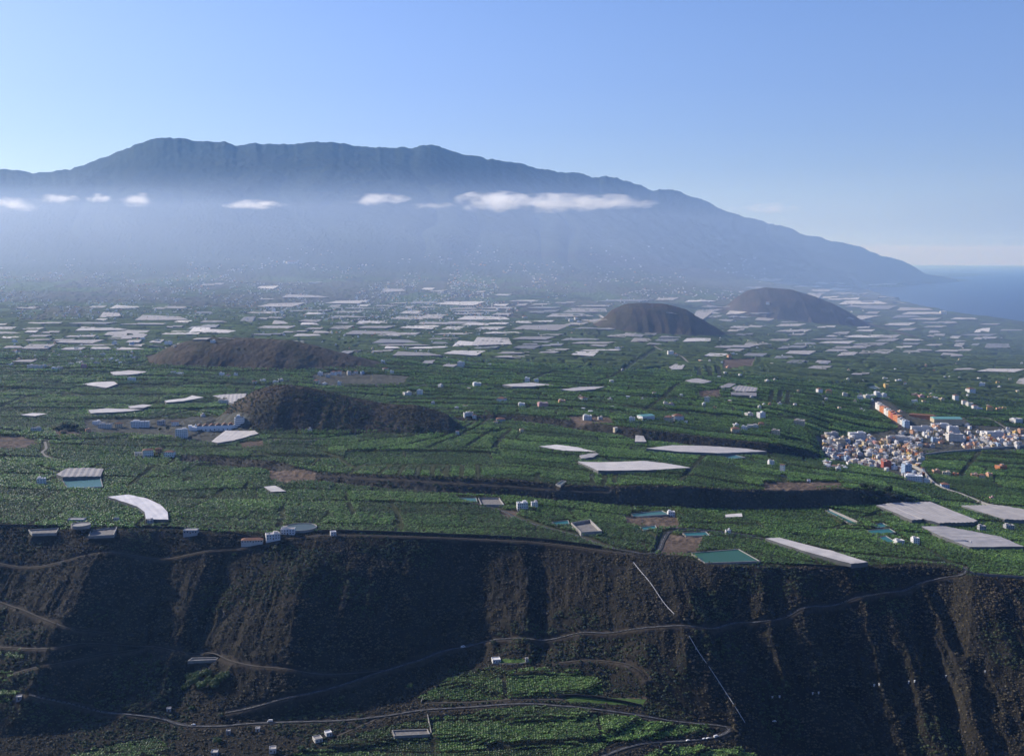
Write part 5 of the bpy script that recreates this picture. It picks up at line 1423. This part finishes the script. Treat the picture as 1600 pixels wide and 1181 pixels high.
# ------------------------------------------------------------------ the ground: one sheet
def surf(X, Y, Z=None, crop=None, ed=None, rowid=None):
    if Z is None:
        Z = H(X, Y); crop = crop_mask(X, Y); ed, _p, rowid = parcels(X, Y)
    plain = crop & (Y > 1480)
    # terraces: each field steps a little off the slope
    Z = Z + np.where(plain, (rowid - .5) * 4.6 * smooth(1500, 1700, Y) * smooth(0.5, 3.5, ed), 0)
    floorc = crop & (Y < 1400)
    ter = np.floor(Z / 6.0) * 6.0 + 6.0 * smooth(.80, .99, (Z / 6.0) % 1)
    return np.where(floorc, Z * .12 + ter * .88, Z)

def build_ground():
    global NEWZ
    tcol = np.concatenate([np.linspace(-1.45, -.53, 60, endpoint=False), np.linspace(-.53, .53, NCOL), np.linspace(.53, 1.45, 61)[1:]])
    yr = np.concatenate([[-400, -200, -60, -15, 5, 22, 60], np.arange(110, 900, 10), np.arange(900, 1080, 3.0), np.arange(1080, 1470, 1.7),
                         np.arange(1470, 2300, 3.0), np.arange(2300, 3400, 5.0), np.arange(3400, 6500, 8.5), np.arange(6500, 13000, 28), np.geomspace(13000, 34000, 190)])
    nt_, ny = len(tcol), len(yr)
    Yg = np.repeat(yr, nt_); Tg = np.tile(tcol, ny)
    Xg = Tg * np.maximum(Yg, 700)
    Z = H(Xg, Yg)
    crop = crop_mask(Xg, np.maximum(Yg, 10))
    ed, pid, rowid = parcels(Xg, Yg)
    Yk5 = at_line(16, Tg); Yk6 = at_line(17, Tg); Yk7 = at_line(18, Tg)
    farz = smooth(Yk5 * .93, Yk6 * 1.05, Yg)
    plain = crop & (Yg > 1480)
    Z = surf(Xg, Yg, Z, crop, ed, rowid)
    # crop canopy raised where single plants are no longer scattered
    far_can = np.maximum(smooth(3250, 3500, Yg), smooth(.62, .65, np.abs(Tg))) * smooth(9000, 6500, Yg)
    gate = 2.5 + Yg / 1800
    can = smooth(gate, gate + 3, ed) * (3.4 + 1.6 * vnoise(Xg / 9, Yg / 14, 61))
    patch = vnoise(Xg / 210, Yg / 260, 63)
    keep = patch > farz * .75
    Z = Z + np.where(plain & keep, can * far_can, 0)
    # trees scattered in the dry land beyond
    dry = (~plain | ~keep) & (Yg > 4200) & (Yg < 9500) & (cone_add(Xg, Yg) < 5)
    Z = Z + np.where(dry, 5.0 * smooth(.58, .8, vnoise(Xg / 16, Yg / 22, 67)), 0)
    Z = Z + np.where((Yg > 2480) & (Yg < 7600), smooth(4, 10, cone_add(Xg, Yg)) * 2.2 * fbm(Xg / 8, Yg / 10, 73, 3), 0)
    # scarps and wild ground: bushes
    wild = (~crop) & (Yg > 1480) & (Yg < 3000)
    Z = Z + np.where(wild, 1.8 * fbm(Xg / 7, Yg / 7, 71, 2), 0)
    NEWZ = Z.copy(); wd = np.zeros_like(Z)
    bench(Xg, Yg, Z, wd)
    Z = Z * (1 - wd) + NEWZ * wd
    for (poly, marg, zf) in PADS:
        bx = [p[0] for p in poly]; by = [p[1] for p in poly]
        m = np.nonzero((Xg > min(bx) - 20) & (Xg < max(bx) + 20) & (Yg > min(by) - 20) & (Yg < max(by) + 20))[0]
        if len(m) == 0: continue
        ins = poly_inside(poly, Xg[m], Yg[m]); d = poly_dist(poly, Xg[m], Yg[m])
        d = np.where(ins, 0, d)
        w_ = smooth(marg + 6, marg, d)
        Z[m] = Z[m] * (1 - w_) + zf * w_
    # ---- albedo
    C = np.zeros((len(Z), 3))
    n1 = fbm(Xg / 40, Yg / 40, 81, 4); n2 = fbm(Xg / 400, Yg / 400, 83, 4)
    scrub = np.array([.025, .022, .016]); green = np.array([.058, .088, .026]); soil = np.array([.040, .040, .022])
    dryland = np.array([.074, .074, .050]); coneC = np.array([.068, .054, .037]); forest = np.array([.020, .034, .026]); bare = np.array([.115, .085, .062])
    C[:] = scrub * (1 + .25 * n1[:, None])
    vg = (1 + .75 * (pid - .5))[:, None] * (1 + .18 * n1[:, None])
    nearcrop = crop & (Yg < 3400) & (np.abs(Tg) < .63)
    C[nearcrop] = soil * (1 + .2 * n1[nearcrop, None])
    C[nearcrop & (Yg > 1480)] = (soil * .75 + green * .25) * (1 + .2 * n1[nearcrop & (Yg > 1480), None])
    fc = plain & ((Yg >= 3300) | (np.abs(Tg) >= .63)) & keep
    dark = np.array([.026, .036, .02])
    edge = smooth(gate + 2.5, gate - 1, ed)[:, None]
    C[fc] = ((green * vg) * (1 - edge) + dark * edge)[fc]
    oth = (~(plain & keep)) & (Yg > 3300)
    spk = smooth(.45, .7, vnoise(Xg / 30, Yg / 45, 91))[:, None]
    C[oth] = (dryland * (1 - .5 * spk) + green * .5 * spk)[oth] * (1 + .3 * n2[oth, None])
    patchg = (vnoise(Xg / 150, Yg / 260, 93) > .62) & oth & (Yg < 8500)
    C[patchg] = (green * 1.15)[None, :]
    # lava tongue, a dark band across the lower flank
    lx, lr = to_px(Xg, Yg, Z)
    up = smooth(Yk7 * .98, Yk7 * 1.12, Yg)[:, None]
    C = C * (1 - up) + (forest * (1 + .35 * n2[:, None]) * 1.25 * (1 - .0 * up)) * up
    lava = poly_inside(LAVA, Xg, Yg)
    C[lava] = np.array([.022, .022, .024]) * (1 + .3 * n1[lava, None])
    ci = cone_add(Xg, Yg)
    cm = smooth(3, 7, ci)[:, None]
    cc = coneC * (1 + .30 * n1[:, None] + .25 * n2[:, None])
    nearcone = smooth(3000, 2400, Yg)[:, None]
    blot = smooth(.45, .62, vnoise(Xg / 45, Yg / 70, 95))[:, None]
    cc = cc * (1 - blot * .45) + np.array([.034, .040, .022]) * blot * .45
    C = np.where((Yg < 7600)[:, None], C * (1 - cm) + cc * cm, C)
    for p in BARE:
        m = poly_inside(p, Xg, Yg); C[m] = bare * (1 + .3 * n1[m, None])
    for p in URBAN:
        m = poly_inside(p, Xg, Yg); C[m] = np.array([.075, .075, .06]) * (1 + .3 * n1[m, None])
    for p in GRASS:
        m = poly_inside(p, Xg, Yg); C[m] = np.array([.07, .12, .03])
    # scarps: dark basalt and scrub
    rr_ = coneC[None, :] * (1 + .5 * (spk - .5)); sc = (~crop) & (ci < 5) & (Yg > 1650) & (Yg < 2600)
    for p in BARE + URBAN: sc &= ~poly_inside(p, Xg, Yg)
    C[sc] = np.array([.048, .044, .034]) * (1 + .5 * n1[sc, None])
    # road shoulders
    sh = (wd > .35) & (wd < 1)
    C[sh] = C[sh] * .7 + np.array([.10, .08, .06]) * .3
    # floor of the barranco and the tracks
    C = np.clip(C, .004, .9)
    q = np.arange((ny - 1) * (nt_ - 1)); r_ = q // (nt_ - 1); c_ = q % (nt_ - 1)
    a = r_ * nt_ + c_
    faces = np.stack([a, a + 1, a + nt_ + 1, a + nt_], 1).astype(np.int32)
    me = bpy.data.meshes.new("ground")
    me.vertices.add(len(Z)); me.vertices.foreach_set('co', np.stack([Xg, Yg, Z], 1).astype(np.float32).ravel())
    me.loops.add(faces.size); me.loops.foreach_set('vertex_index', faces.ravel())
    me.polygons.add(len(faces)); me.polygons.foreach_set('loop_start', np.arange(0, faces.size, 4, dtype=np.int32))
    me.polygons.foreach_set('use_smooth', np.ones(len(faces), bool))
    me.update(calc_edges=True)
    ca = me.color_attributes.new('albedo', 'FLOAT_COLOR', 'POINT')
    ca.data.foreach_set('color', np.concatenate([C, np.ones((len(C), 1))], 1).astype(np.float32).ravel())
    m, nt, b = nodes("ground", .95, .08)
    at_ = nt.nodes.new("ShaderNodeAttribute"); at_.attribute_name = 'albedo'
    g = nt.nodes.new("ShaderNodeNewGeometry")
    def noise(scale, det=4, rough=.6):
        n = nt.nodes.new("ShaderNodeTexNoise"); n.inputs['Scale'].default_value = scale; n.inputs['Detail'].default_value = det; n.inputs['Roughness'].default_value = rough
        nt.links.new(g.outputs['Position'], n.inputs['Vector']); return n
    nA = noise(.22, 4, .7); nB = noise(.02, 5)
    mr = nt.nodes.new("ShaderNodeMapRange"); mr.inputs['From Min'].default_value = .3; mr.inputs['From Max'].default_value = .7; mr.inputs['To Min'].default_value = .6; mr.inputs['To Max'].default_value = 1.45
    nt.links.new(nA.outputs['Fac'], mr.inputs['Value'])
    mr2 = nt.nodes.new("ShaderNodeMapRange"); mr2.inputs['From Min'].default_value = .3; mr2.inputs['From Max'].default_value = .7; mr2.inputs['To Min'].default_value = .8; mr2.inputs['To Max'].default_value = 1.2
    nt.links.new(nB.outputs['Fac'], mr2.inputs['Value'])
    mu = nt.nodes.new("ShaderNodeMath"); mu.operation = 'MULTIPLY'; nt.links.new(mr.outputs[0], mu.inputs[0]); nt.links.new(mr2.outputs[0], mu.inputs[1])
    vm = nt.nodes.new("ShaderNodeVectorMath"); vm.operation = 'SCALE'
    nt.links.new(at_.outputs['Color'], vm.inputs[0]); nt.links.new(mu.outputs[0], vm.inputs['Scale'])
    nt.links.new(vm.outputs[0], b.inputs['Base Color'])
    bp = nt.nodes.new("ShaderNodeBump"); bp.inputs['Strength'].default_value = .8; bp.inputs['Distance'].default_value = 1.6
    nt.links.new(nA.outputs['Fac'], bp.inputs['Height']); nt.links.new(bp.outputs[0], b.inputs['Normal'])
    me.materials.append(m)
    o = bpy.data.objects.new("ground", me); COL.objects.link(o)
    o['kind'] = 'structure'
    return o

LAVA = world_poly([(800, 391), (870, 392), (960, 397), (1040, 403), (1130, 425), (1180, 436), (1100, 436), (1010, 424), (940, 410), (870, 401), (800, 397)])

# ------------------------------------------------------------------ the sea, curved like the earth
def build_sea():
    rr = np.concatenate([[0, 2000, 4000, 6000], np.geomspace(7000, 130000, 90)]); n = 180
    V = [(0, 0, 0)]; Fc = []
    for r in rr[1:]:
        for k in range(n):
            a = 2 * math.pi * k / n
            V.append((r * math.cos(a), r * math.sin(a), -r * r / R2))
    for k in range(n): Fc.append((0, 1 + k, 1 + (k + 1) % n))
    for i in range(len(rr) - 2):
        for k in range(n):
            a = 1 + i * n + k; b = 1 + i * n + (k + 1) % n
            Fc.append((a, a + n, b + n, b))
    m, nt, b = nodes("sea", .55, .12)
    b.inputs['Base Color'].default_value = (.006, .034, .115, 1)
    g = nt.nodes.new("ShaderNodeNewGeometry")
    n1 = nt.nodes.new("ShaderNodeTexNoise"); n1.inputs['Scale'].default_value = .02; n1.inputs['Detail'].default_value = 8
    nt.links.new(g.outputs['Position'], n1.inputs['Vector'])
    bp = nt.nodes.new("ShaderNodeBump"); bp.inputs['Strength'].default_value = .5; bp.inputs['Distance'].default_value = 4
    nt.links.new(n1.outputs['Fac'], bp.inputs['Height']); nt.links.new(bp.outputs[0], b.inputs['Normal'])
    o = mesh_obj("sea", V, Fc, m, smooth_=True); o['kind'] = 'structure'
build_sea()

# ------------------------------------------------------------------ haze and mist
def volume_mat(name, color, density, aniso):
    m = bpy.data.materials.new(name); m.use_nodes = True; nt = m.node_tree; nt.nodes.clear()
    o = nt.nodes.new("ShaderNodeOutputMaterial"); v = nt.nodes.new("ShaderNodeVolumePrincipled")
    v.inputs['Color'].default_value = (*color, 1); v.inputs['Absorption Color'].default_value = (1, 1, 1, 1); v.inputs['Density'].default_value = density; v.inputs['Anisotropy'].default_value = aniso
    nt.links.new(v.outputs[0], o.inputs['Volume'])
    return m, nt, v

def build_haze():
    x0, x1, y0, y1, z0, z1 = -140000, 140000, -140000, 140000, -2800, 2000
    V = [(x, y, z) for z in (z0, z1) for y in (y0, y1) for x in (x0, x1)]
    Fc = [(0, 2, 3, 1), (4, 5, 7, 6), (0, 1, 5, 4), (2, 6, 7, 3), (0, 4, 6, 2), (1, 3, 7, 5)]
    m, nt, v = volume_mat("haze", (.24, .50, 1.0), 2.5e-5, .35)
    o = mesh_obj("haze", V, Fc, m); o['kind'] = 'stuff'; o['label'] = 'pale blue air haze over the whole valley'
build_haze()
# ------------------------------------------------------------------ growth too dense to count
def leaf_strip(V, Fc, base, ang, length, width, rise, droop, segs=3):
    """one arching banana leaf"""
    c, s = math.cos(ang), math.sin(ang)
    n0 = len(V)
    for i in range(segs + 1):
        f = i / segs
        r = length * f * (1 - .12 * f)
        z = base[2] + rise * f * 1.6 - droop * f * f * 1.6
        w = width * (.35 + 1.1 * math.sin(math.pi * min(1, f * .85 + .12)) * .8) * (1 if i < segs else .25)
        x = base[0] + c * r; y = base[1] + s * r
        V.append((x - s * w / 2, y + c * w / 2, z)); V.append((x + s * w / 2, y - c * w / 2, z))
    for i in range(segs):
        a = n0 + 2 * i
        Fc.append((a, a + 1, a + 3, a + 2))

def proto_banana(seed):
    rnd = random.Random(seed); V = []; Fc = []
    nst = 5; r = .16
    for k in range(nst):
        a = 2 * math.pi * k / nst; V.append((r * math.cos(a), r * math.sin(a), -.6)); 
    for k in range(nst):
        a = 2 * math.pi * k / nst; V.append((.6 * r * math.cos(a), .6 * r * math.sin(a), 2.0))
    for k in range(nst): Fc.append((k, (k + 1) % nst, nst + (k + 1) % nst, nst + k))
    n = 9
    for k in range(n):
        a = 2 * math.pi * (k * .382 + rnd.uniform(-.04, .04)) ; L = rnd.uniform(1.6, 2.5)
        leaf_strip(V, Fc, (0, 0, rnd.uniform(1.7, 2.2)), a, L, rnd.uniform(.65, .95), rnd.uniform(1.0, 2.0), rnd.uniform(.7, 2.0))
    me = bpy.data.meshes.new("banana_leaves"); me.from_pydata(V, [], Fc); me.materials.append(M_BANANA); me.update()
    return bpy.data.objects.new("banana_leaves", me)

def proto_bush(seed, m, n=34, R=1.5, squash=.75, ls=.75):
    rnd = random.Random(seed); V = []; Fc = []
    for k in range(n):
        a = rnd.uniform(0, 2 * math.pi); u = rnd.uniform(-.15, 1); q = math.sqrt(max(0, 1 - u * u)); rr = R * rnd.uniform(.72, 1.05)
        c = Vector((rr * q * math.cos(a), rr * q * math.sin(a), rr * u * squash + .25 * R))
        nrm = Vector((math.cos(a) * q, math.sin(a) * q, u + .2)); nrm += Vector((rnd.uniform(-.6, .6), rnd.uniform(-.6, .6), rnd.uniform(-.6, .6))); nrm.normalize()
        t1 = nrm.orthogonal().normalized(); t1.rotate(Matrix.Rotation(rnd.uniform(0, 6.28), 3, nrm)); t2 = nrm.cross(t1)
        s1 = ls * rnd.uniform(.6, 1.2); s2 = s1 * rnd.uniform(.5, .9); b0 = len(V)
        V += [tuple(c + t1 * s1), tuple(c + t2 * s2 + nrm * .12), tuple(c - t1 * s1), tuple(c - t2 * s2 - nrm * .1)]
        Fc.append((b0, b0 + 1, b0 + 2, b0 + 3))
    me = bpy.data.meshes.new("bush_leaves"); me.from_pydata(V, [], Fc); me.materials.append(m); me.update()
    return bpy.data.objects.new("bush_leaves", me)

M_BANANA = leaf_mat("banana_leaf", (.064, .124, .024), (.096, .160, .036), .5, .2, .5)
M_BUSH = leaf_mat("dry_bush", (.122, .096, .056), (.074, .068, .038), .8, 0, .4)
M_GREENBUSH = leaf_mat("green_bush", (.05, .07, .028), (.06, .08, .03), .7, 0, .35)

def scatter(name, P, S, protos, label, seed=1, tone=None):
    """many small plants as one object"""
    n = len(P); rng = np.random.default_rng(seed)
    me = bpy.data.meshes.new(name); me.vertices.add(n); me.vertices.foreach_set('co', P.astype(np.float32).ravel())
    for nm, dat in (('tone', np.ones(n) if tone is None else tone), ('scl', S), ('rot', rng.uniform(0, 6.283, n))):
        a = me.attributes.new(nm, 'FLOAT', 'POINT'); a.data.foreach_set('value', dat.astype(np.float32))
    a = me.attributes.new('pick', 'INT', 'POINT'); a.data.foreach_set('value', rng.integers(0, len(protos), n).astype(np.int32))
    o = bpy.data.objects.new(name, me); COL.objects.link(o)
    ng = bpy.data.node_groups.new(name, 'GeometryNodeTree')
    ng.interface.new_socket('Geometry', in_out='INPUT', socket_type='NodeSocketGeometry')
    ng.interface.new_socket('Geometry', in_out='OUTPUT', socket_type='NodeSocketGeometry')
    N = ng.nodes.new; L = ng.links.new
    gi = N('NodeGroupInput'); go = N('NodeGroupOutput'); jn = N('GeometryNodeJoinGeometry')
    sa = N('GeometryNodeInputNamedAttribute'); sa.inputs['Name'].default_value = 'scl'
    ra = N('GeometryNodeInputNamedAttribute'); ra.inputs['Name'].default_value = 'rot'
    pa = N('GeometryNodeInputNamedAttribute'); pa.data_type = 'INT'; pa.inputs['Name'].default_value = 'pick'
    cx = N('ShaderNodeCombineXYZ'); L(ra.outputs['Attribute'], cx.inputs['Z'])
    for k, pr in enumerate(protos):
        oi = N('GeometryNodeObjectInfo'); oi.inputs['Object'].default_value = pr; oi.inputs['As Instance'].default_value = True
        cmp_ = N('FunctionNodeCompare'); cmp_.data_type = 'INT'; cmp_.operation = 'EQUAL'; L(pa.outputs['Attribute'], cmp_.inputs[2]); cmp_.inputs[3].default_value = k
        ip = N('GeometryNodeInstanceOnPoints')
        L(gi.outputs[0], ip.inputs['Points']); L(cmp_.outputs[0], ip.inputs['Selection']); L(oi.outputs['Geometry'], ip.inputs['Instance'])
        L(cx.outputs[0], ip.inputs['Rotation']); L(sa.outputs['Attribute'], ip.inputs['Scale']); L(ip.outputs[0], jn.inputs[0])
    L(jn.outputs[0], go.inputs[0])
    md = o.modifiers.new('plants', 'NODES'); md.node_group = ng
    tag(o, label, kind='stuff')
    print(name, n)
    return o

def frustum_pts(y0, y1, sp, tmax=.65, t0=None):
    out = []
    rng = np.random.default_rng(int(y0))
    ys = np.arange(y0, y1, sp)
    for y in ys:
        xs = np.arange(-tmax * y, tmax * y, sp)
        out.append(np.stack([xs + rng.uniform(-.38, .38, len(xs)) * sp, y + rng.uniform(-.38, .38, len(xs)) * sp], 1))
    return np.concatenate(out)

def row_pts(y0, y1):
    rng = np.random.default_rng(77); out = []
    for y in np.arange(y0, y1, 4.5):
        xs = np.arange(-.65 * y, .65 * y, 2.7)
        out.append(np.stack([xs + rng.uniform(-.4, .4, len(xs)), y + rng.uniform(-.5, .5, len(xs)) + 9 * np.sin(xs / 75 + 1.0) + 4 * np.sin(xs / 31)], 1))
    return np.concatenate(out)

def clear_mask(X, Y):
    ok = np.ones(X.shape, bool)
    for poly, marg in CLEAR:
        bx = [p[0] for p in poly]; by = [p[1] for p in poly]
        m = np.nonzero((X > min(bx) - marg) & (X < max(bx) + marg) & (Y > min(by) - marg) & (Y < max(by) + marg))[0]
        if len(m) == 0: continue
        ins = poly_inside(poly, X[m], Y[m]) | (poly_dist(poly, X[m], Y[m]) < marg)
        ok[m[ins]] = False
    return ok

def plant_bananas():
    Q = np.concatenate([row_pts(1040, 1400), frustum_pts(1400, 2000, 3.9), frustum_pts(2000, 2700, 4.2), frustum_pts(2700, 3500, 4.7)])
    S = np.concatenate([np.full(len(row_pts(1040, 1400)), 1.1), np.full(len(frustum_pts(1400, 2000, 3.9)), 1.12), np.full(len(frustum_pts(2000, 2700, 4.2)), 1.22), np.full(len(frustum_pts(2700, 3500, 4.7)), 1.4)])
    X, Y = Q[:, 0], Q[:, 1]
    m = crop_mask(X, Y); Q = Q[m]; S = S[m]; X, Y = Q.T
    for p in GRASS:
        m = ~poly_inside(p, X, Y); Q = Q[m]; S = S[m]; X, Y = Q.T
    ed, pid, rowid = parcels(X, Y)
    m = ed > 1.6 + Y / 1600 ; m &= np.random.default_rng(5).random(len(X)) > smooth(3300, 3500, Y)
    m &= np.random.default_rng(6).random(len(X)) > .05
    m &= road_dist(X, Y) > 1.5 + 3 * (Y > 1450)
    m &= clear_mask(X, Y)
    # plants missing in small gaps
    m &= vnoise(X / 9, Y / 9, 301) > .06
    Q = Q[m]; S = S[m]; pid = pid[m]; X, Y = Q.T
    Z = surf(X, Y)
    S = S * (.78 + .30 * pid + .35 * np.random.default_rng(8).random(len(X)))
    tone = np.where(Y < 1400, .95, 1.10) * (.62 + .8 * pid) * (.85 + .3 * vnoise(X / 35, Y / 35, 311))  # plants on the canyon floor coloured darker for the partial shade there
    scatter('banana_plants', np.stack([X, Y, Z], 1), S, [proto_banana(k) for k in (1, 2, 3, 4)], 'dense green banana plants filling the terraced plain and the canyon floor', 3, tone)

def plant_bushes():
    Q = np.concatenate([frustum_pts(1000, 1500, 2.9), frustum_pts(1500, 2480, 4.4)])
    X, Y = Q.T
    crop = crop_mask(X, Y)
    m = ~crop; Q = Q[m]; X, Y = Q.T
    ci = cone_add(X, Y)
    for p in BARE + URBAN + GRASS:
        Q = Q[~poly_inside(p, X, Y)]; X, Y = Q.T
    dens = vnoise(X / 26, Y / 26, 401) * .5 + vnoise(X / 8, Y / 8, 402) * .5
    m = (np.random.default_rng(9).random(len(X)) < .35 + .75 * dens) & (road_dist(X, Y) > 1.6) & clear_mask(X, Y)
    Q = Q[m]; X, Y = Q.T
    Z = surf(X, Y) - .25
    rr = np.random.default_rng(11).random(len(X))
    S = (.45 + .85 * rr ** 2.2) * np.where(Y > 1500, 1.25, 1.0)
    g = (vnoise(X / 60, Y / 60, 411) > .66) & (rr > .3)
    P = np.stack([X, Y, Z], 1)
    scatter('dry_scrub', P[~g], S[~g], [proto_bush(k, M_BUSH) for k in (11, 12, 13)], 'brown dry scrub covering the canyon walls and scarps', 4)
    scatter('green_scrub', P[g], S[g] * 1.1, [proto_bush(k, M_GREENBUSH) for k in (14, 15)], 'olive green bushes scattered over the dry canyon walls', 5)
# ------------------------------------------------------------------ clouds lying against the mountain, and the mist below them
def cloud(name, px0, px1, row0, row1, Y, thick, dens, seed, label, lobes=(0.5,), fade=1.0, kind=None, fill=-.42):
    """a noisy bank of vapour; its box only bounds the vapour"""
    xm = (px0 + px1) / 2; rm = (row0 + row1) / 2
    c = pt_y(xm, rm, Y); s = Y / F
    a, b, h = (px1 - px0) / 2 * s, thick / 2, (row1 - row0) / 2 * s
    bm = bmesh.new(); bmesh.ops.create_icosphere(bm, subdivisions=3, radius=1.0)
    for v in bm.verts: v.co = Vector((v.co.x * a * 1.12, v.co.y * b * 1.12, v.co.z * h * 1.15))
    me = bpy.data.meshes.new(name); bm.to_mesh(me); bm.free()
    m = bpy.data.materials.new(name); m.use_nodes = True; nt = m.node_tree; nt.nodes.clear(); N = nt.nodes.new; L = nt.links.new
    o_ = N("ShaderNodeOutputMaterial"); v = N("ShaderNodeVolumePrincipled"); v.inputs['Color'].default_value = (1, .98, .99, 1); v.inputs['Absorption Color'].default_value = (1, 1, 1, 1)
    v.inputs['Anisotropy'].default_value = .3
    tc = N("ShaderNodeTexCoord"); mp = N("ShaderNodeMapping"); mp.inputs['Scale'].default_value = (1 / a, 1 / b, 1 / h); L(tc.outputs['Object'], mp.inputs['Vector'])
    nz = N("ShaderNodeTexNoise"); nz.inputs['Scale'].default_value = 1.0; nz.inputs['Detail'].default_value = 4.5; nz.inputs['Roughness'].default_value = .62
    m2 = N("ShaderNodeMapping"); fs = 1 / (h * 1.25); m2.inputs['Scale'].default_value = (fs * .5, fs * .6, fs * 1.15); m2.inputs['Location'].default_value = (seed * 3.1, seed, seed * 1.7); L(tc.outputs['Object'], m2.inputs['Vector']); L(m2.outputs[0], nz.inputs['Vector'])
    # upper side domed, lower side flat
    sx = N("ShaderNodeSeparateXYZ"); L(mp.outputs[0], sx.inputs[0])
    ab = N("ShaderNodeMath"); ab.operation = 'MULTIPLY'
    lt = N("ShaderNodeMath"); lt.operation = 'LESS_THAN'; L(sx.outputs['Z'], lt.inputs[0]); lt.inputs[1].default_value = 0
    m3 = N("ShaderNodeMath"); m3.operation = 'MULTIPLY_ADD'; L(lt.outputs[0], m3.inputs[0]); m3.inputs[1].default_value = .35; m3.inputs[2].default_value = 1.0
    L(sx.outputs['Z'], ab.inputs[0]); L(m3.outputs[0], ab.inputs[1])
    cb = N("ShaderNodeCombineXYZ"); L(sx.outputs['X'], cb.inputs[0]); L(sx.outputs['Y'], cb.inputs[1]); L(ab.outputs[0], cb.inputs[2])
    ln = N("ShaderNodeVectorMath"); ln.operation = 'LENGTH'; L(cb.outputs[0], ln.inputs[0])
    # density = clamp((noise*1.6 - len*k + c) * g)
    f1 = N("ShaderNodeMath"); f1.operation = 'MULTIPLY_ADD'; L(nz.outputs['Fac'], f1.inputs[0]); f1.inputs[1].default_value = 4.2; f1.inputs[2].default_value = fill
    f2 = N("ShaderNodeMath"); f2.operation = 'SUBTRACT'; L(f1.outputs[0], f2.inputs[0]); L(ln.outputs['Value'], f2.inputs[1])
    f3 = N("ShaderNodeMath"); f3.operation = 'MULTIPLY'; f3.use_clamp = True; L(f2.outputs[0], f3.inputs[0]); f3.inputs[1].default_value = 1.2
    f4 = N("ShaderNodeMath"); f4.operation = 'MULTIPLY'; L(f3.outputs[0], f4.inputs[0]); f4.inputs[1].default_value = dens
    L(f4.outputs[0], v.inputs['Density']); L(v.outputs[0], o_.inputs['Volume'])
    me.materials.append(m)
    o = bpy.data.objects.new(name, me); COL.objects.link(o); o.location = c
    m.cycles.volume_step_rate = 1.0
    if kind: tag(o, label, kind=kind)
    else: tag(o, label, 'cloud', 'small clouds before the mountain')
    return o

CLOUDS = [
    (708, 830, 300, 332, 7200, 360, .010, 1, 'bright puffy white cloud with a rounded top, left end of the long bank'),
    (762, 1016, 303, 332, 7300, 400, .008, 2, 'longest flat-bottomed white cloud crossing the right mountain flank'),
    (548, 642, 303, 323, 7000, 280, .008, 3, 'soft small white cloud left of the bright puffy one'),
    (352, 444, 313, 329, 7000, 260, .011, 4, 'thin wispy cloud strip at the middle of the mountain foot'),
    (190, 242, 302, 324, 6900, 220, .009, 5, 'small bright cloud on the mist, third from the left'),
    (136, 176, 303, 318, 6900, 200, .012, 6, 'tiny cloud puff between two larger ones above the mist'),
    (64, 120, 303, 320, 6900, 220, .009, 7, 'pointed cloud rising to the right above the mist'),
    (-25, 60, 307, 332, 6900, 260, .006, 8, 'pale ragged cloud at the left frame edge'),
    (640, 712, 316, 328, 7200, 200, .004, 9, 'faint wisp left of the bright puffy cloud'),
    (1140, 1256, 317, 337, 26000, 900, .0009, 10, 'faint lavender cloud beyond the ridge slope at right'),
]
for i, a in enumerate(CLOUDS): cloud('cloud', *a, fill=-1.12 if i < 2 else -1.2)

def mist(x0, x1, y0, y1, z0, z1, density, label, color=(.46, .60, .95), slant=0):
    """a layer of mist trapped below the inversion: a closed body with rounded edges"""
    bm = bmesh.new(); bmesh.ops.create_cube(bm, size=1.0)
    for v in bm.verts: v.co = Vector((v.co.x * (x1 - x0), v.co.y * (y1 - y0), v.co.z * (z1 - z0)))
    for v in bm.verts:
        if v.co.x > 0 and v.co.y > 0: v.co.x -= slant
    bmesh.ops.bevel(bm, geom=bm.edges[:], offset=min(z1 - z0, y1 - y0) * .3, segments=4, affect='EDGES', profile=.5)
    me = bpy.data.meshes.new('mist'); bm.to_mesh(me); bm.free()
    m, nt, v = volume_mat('mist', color, density, .3)
    me.materials.append(m); o = bpy.data.objects.new('mist', me); COL.objects.link(o); o.location = ((x0 + x1) / 2, (y0 + y1) / 2, (z0 + z1) / 2)
    tag(o, label, kind='stuff')
mist(-19000, 4500, 2900, 26000, -2200, 990, .000040, 'thin blue mist over the far plain and the foot of the mountain')
mist(-18000, 3600, 4200, 19000, -2000, 955, .000062, 'milky mist spreading below the cloud line', slant=5200)
mist(-17000, 1900, 4800, 15000, -2050, 945, .000045, 'paler mist over the left half of the mountain foot', slant=5400)
mist(-17000, -200, 5200, 14000, -2100, 940, .000050, 'thickest mist at the far left of the mountain foot', slant=5400)
mist(-22000, 11000, 8500, 34000, -2300, 1960, .000026, 'blue air veiling the whole mountain', (.26, .52, 1.0))
mist(2000, 75000, 27000, 104000, -1500, 800, .000045, 'marine haze hiding the line between sea and sky', (.30, .50, 1.0))
NCOL = 1130
build_ground()
plant_bananas()
plant_bushes()
print('objects', len(bpy.data.objects))
